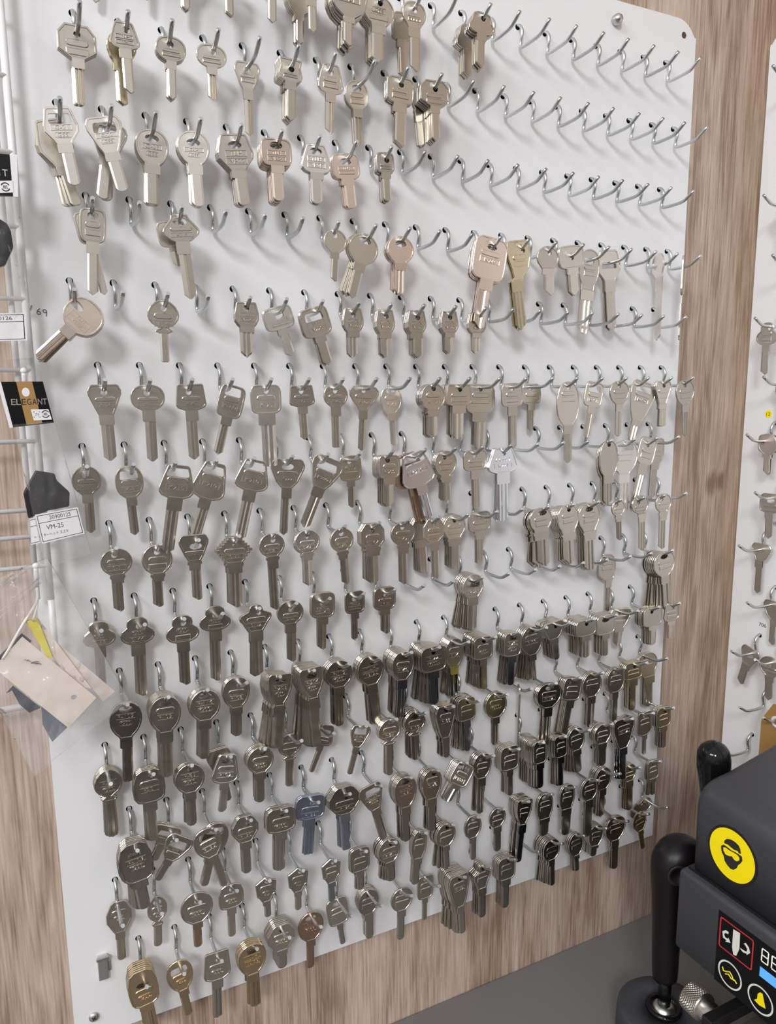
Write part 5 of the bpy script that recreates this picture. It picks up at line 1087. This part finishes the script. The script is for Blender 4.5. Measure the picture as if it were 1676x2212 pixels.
def digit(y0, z0, h, w, on_):   # upright seven-segment digit, y decreasing to the right
    t = 1.0; s = {'a': (0.12, 0, 0.88, 0), 'g': (0.12, .5, .88, .5), 'd': (.12, 1, .88, 1), 'f': (0, .06, 0, .44), 'b': (1, .06, 1, .44), 'e': (0, .56, 0, .94), 'c': (1, .56, 1, .94)}
    out = []
    for k in on_:
        a, b, c, d = s[k]; ya, za, yb, zb = y0 - a * w, z0 - b * h, y0 - c * w, z0 - d * h
        q = [(ya + t / 2, za + t / 2), (yb - t / 2, za + t / 2), (yb - t / 2, zb - t / 2), (ya + t / 2, zb - t / 2)]
        out.append(prism(q, fM(P1), 0.05))
    V, F = merge(out); on(mc, link('display_digit', fix(mesh('display_digit', V, F)), M_seg))
digit(-265.0, -757.6, 11.0, 5.6, 'abcdefg'); digit(-273.8, -757.6, 11.0, 5.6, 'abcdefg')
# black ball-capped lever rising behind the cover
V, F = tube_data([(0.516, -0.165, -0.745), (0.510, -0.165, -0.700), (0.507, -0.165, -0.676)] + [(0.507 - 0.0035 * t, -0.165, -0.676 + 0.036 * t) for t in (.3, .55, .75, .88, .96, 1.0)], [0.010, 0.0115, 0.0135, 0.0148, 0.0150, 0.0138, 0.0110, 0.0070, 0.002], 28)
on(mc, link('lever_knob', mesh('lever_knob', V, F, True), M_gloss))
# feed lever with rubber grip
grip = [(0.4845, -0.143, -0.889, .0112), (0.4840, -0.143, -0.888, .0120), (0.4830, -0.143, -0.86, .0128), (0.4825, -0.143, -0.83, .0138), (0.4825, -0.143, -0.80, .0158), (0.4830, -0.143, -0.782, .0178), (0.4855, -0.143, -0.768, .0196), (0.492, -0.1435, -0.762, .0196), (0.502, -0.144, -0.765, .0180), (0.515, -0.146, -0.776, .0160), (0.540, -0.150, -0.798, .0150)]
cp = catmull([g[:3] for g in grip], 3); cr_ = [];
for i in range(len(grip) - 1):
    for j in range(3): cr_.append(grip[i][3] + (grip[i + 1][3] - grip[i][3]) * j / 3)
cr_.append(grip[-1][3])
V, F = tube_data(cp, cr_, 28); gp = link('grip', mesh('grip', V, F, True), M_rubber); on(mc, gp)
on(mc, lathe('thumb_dimple', [(0.0105, 0), (0.0100, 0.0006), (0.0088, 0.0002), (0.006, -0.0004), (0.001, -0.0006)], mat('dark_plum_rubber', (0.022, 0.016, 0.020), 0.5), None, 28, (0.4752, -0.1598, -0.7690), (math.radians(90), 0, math.radians(-26))))
on(mc, lathe('lever_post', [(0.0063, -0.930), (0.0063, -0.886)], M_gloss, None, 20, (0.4850, -0.143, 0)))
on(mc, lathe('foot_cylinder', [(0.0450, DESK), (0.0445, -0.936), (0.0435, -0.9295), (0.0410, -0.927), (0.017, -0.927), (0.0165, -0.9315), (0.001, -0.9315)], M_grey, None, 56, (0.4850, -0.143, 0)))
on(mc, lathe('socket_ring', [(0.0168, -0.931), (0.0172, -0.9255), (0.0155, -0.923), (0.0125, -0.924), (0.0115, -0.9285)], M_gloss, None, 36, (0.4850, -0.143, 0)))
on(mc, lathe('chrome_collar', [(0.0122, -0.9315), (0.0118, -0.927), (0.009, -0.923), (0.0062, -0.9215)], M_steel, None, 36, (0.4850, -0.143, 0)))
# knurled clamp screw
kn = lathe('knurled_knob', [(0.010, 0), (0.0125, 0.001), (0.0130, 0.002), (0.0130, 0.017), (0.0122, 0.0185), (0.0095, 0.0190), (0.0095, 0.034), (0.0080, 0.035)], None, None, 60)
M_kn = metal('satin_nickel', (0.62, 0.57, 0.52), 0.32); N, L, bb = nodes(M_kn)
t_ = N.new('ShaderNodeTexCoord'); sp_ = N.new('ShaderNodeSeparateXYZ'); L.new(t_.outputs['Object'], sp_.inputs[0])
an = N.new('ShaderNodeMath'); an.operation = 'ARCTAN2'; L.new(sp_.outputs['Y'], an.inputs[0]); L.new(sp_.outputs['X'], an.inputs[1])
s1_ = N.new('ShaderNodeMath'); s1_.operation = 'MULTIPLY_ADD'; s1_.inputs[1].default_value = 30; z1 = N.new('ShaderNodeMath'); z1.operation = 'MULTIPLY'; z1.inputs[1].default_value = 2300
L.new(sp_.outputs['Z'], z1.inputs[0]); L.new(an.outputs[0], s1_.inputs[0]); L.new(z1.outputs[0], s1_.inputs[2])
s2_ = N.new('ShaderNodeMath'); s2_.operation = 'MULTIPLY_ADD'; s2_.inputs[1].default_value = 30; z2 = N.new('ShaderNodeMath'); z2.operation = 'MULTIPLY'; z2.inputs[1].default_value = -2300
L.new(sp_.outputs['Z'], z2.inputs[0]); L.new(an.outputs[0], s2_.inputs[0]); L.new(z2.outputs[0], s2_.inputs[2])
q1 = N.new('ShaderNodeMath'); q1.operation = 'SINE'; q2 = N.new('ShaderNodeMath'); q2.operation = 'SINE'; L.new(s1_.outputs[0], q1.inputs[0]); L.new(s2_.outputs[0], q2.inputs[0])
q3 = N.new('ShaderNodeMath'); q3.operation = 'MAXIMUM'; L.new(q1.outputs[0], q3.inputs[0]); L.new(q2.outputs[0], q3.inputs[1])
mk = N.new('ShaderNodeMath'); mk.operation = 'LESS_THAN'; mk.inputs[1].default_value = 0.0168; L.new(sp_.outputs['Z'], mk.inputs[0])
q4 = N.new('ShaderNodeMath'); q4.operation = 'MULTIPLY'; L.new(q3.outputs[0], q4.inputs[0]); L.new(mk.outputs[0], q4.inputs[1])
bp_ = N.new('ShaderNodeBump'); bp_.inputs['Strength'].default_value = 0.8; bp_.inputs['Distance'].default_value = 0.0006; L.new(q4.outputs[0], bp_.inputs['Height']); L.new(bp_.outputs[0], bb.inputs['Normal'])
kn.data.materials.append(M_kn); kn.location = (0.4655, -0.187, -0.8670); kn.rotation_euler = (math.pi / 2, 0, 0)
kl = kn.location.copy(); on(mc, kn)
on(mc, box('clamp_bar', (0.436, -0.236, -0.8545), (0.60, -0.226, -0.8435), M_black, None, 0.001))
on(mc, box('clamp_block', (0.455, -0.33, -0.90), (0.60, -0.2375, -0.857), mat('khaki_metal', (0.16, 0.145, 0.12), 0.4, 0.6), None, 0.002))
on(mc, box('clamp_stem', (0.50, -0.30, DESK), (0.57, -0.245, -0.90), M_grey, None, 0.003))
on(mc, tube('spindle', [(0.492, -0.213, -0.822), (0.492, -0.213, -0.8445)], 0.009, M_black, None, 20))


# ------------------------------------------------------------------ lift everything to room height
for o in list(COL.objects):
    if o.parent is None: o.location.z += LIFT
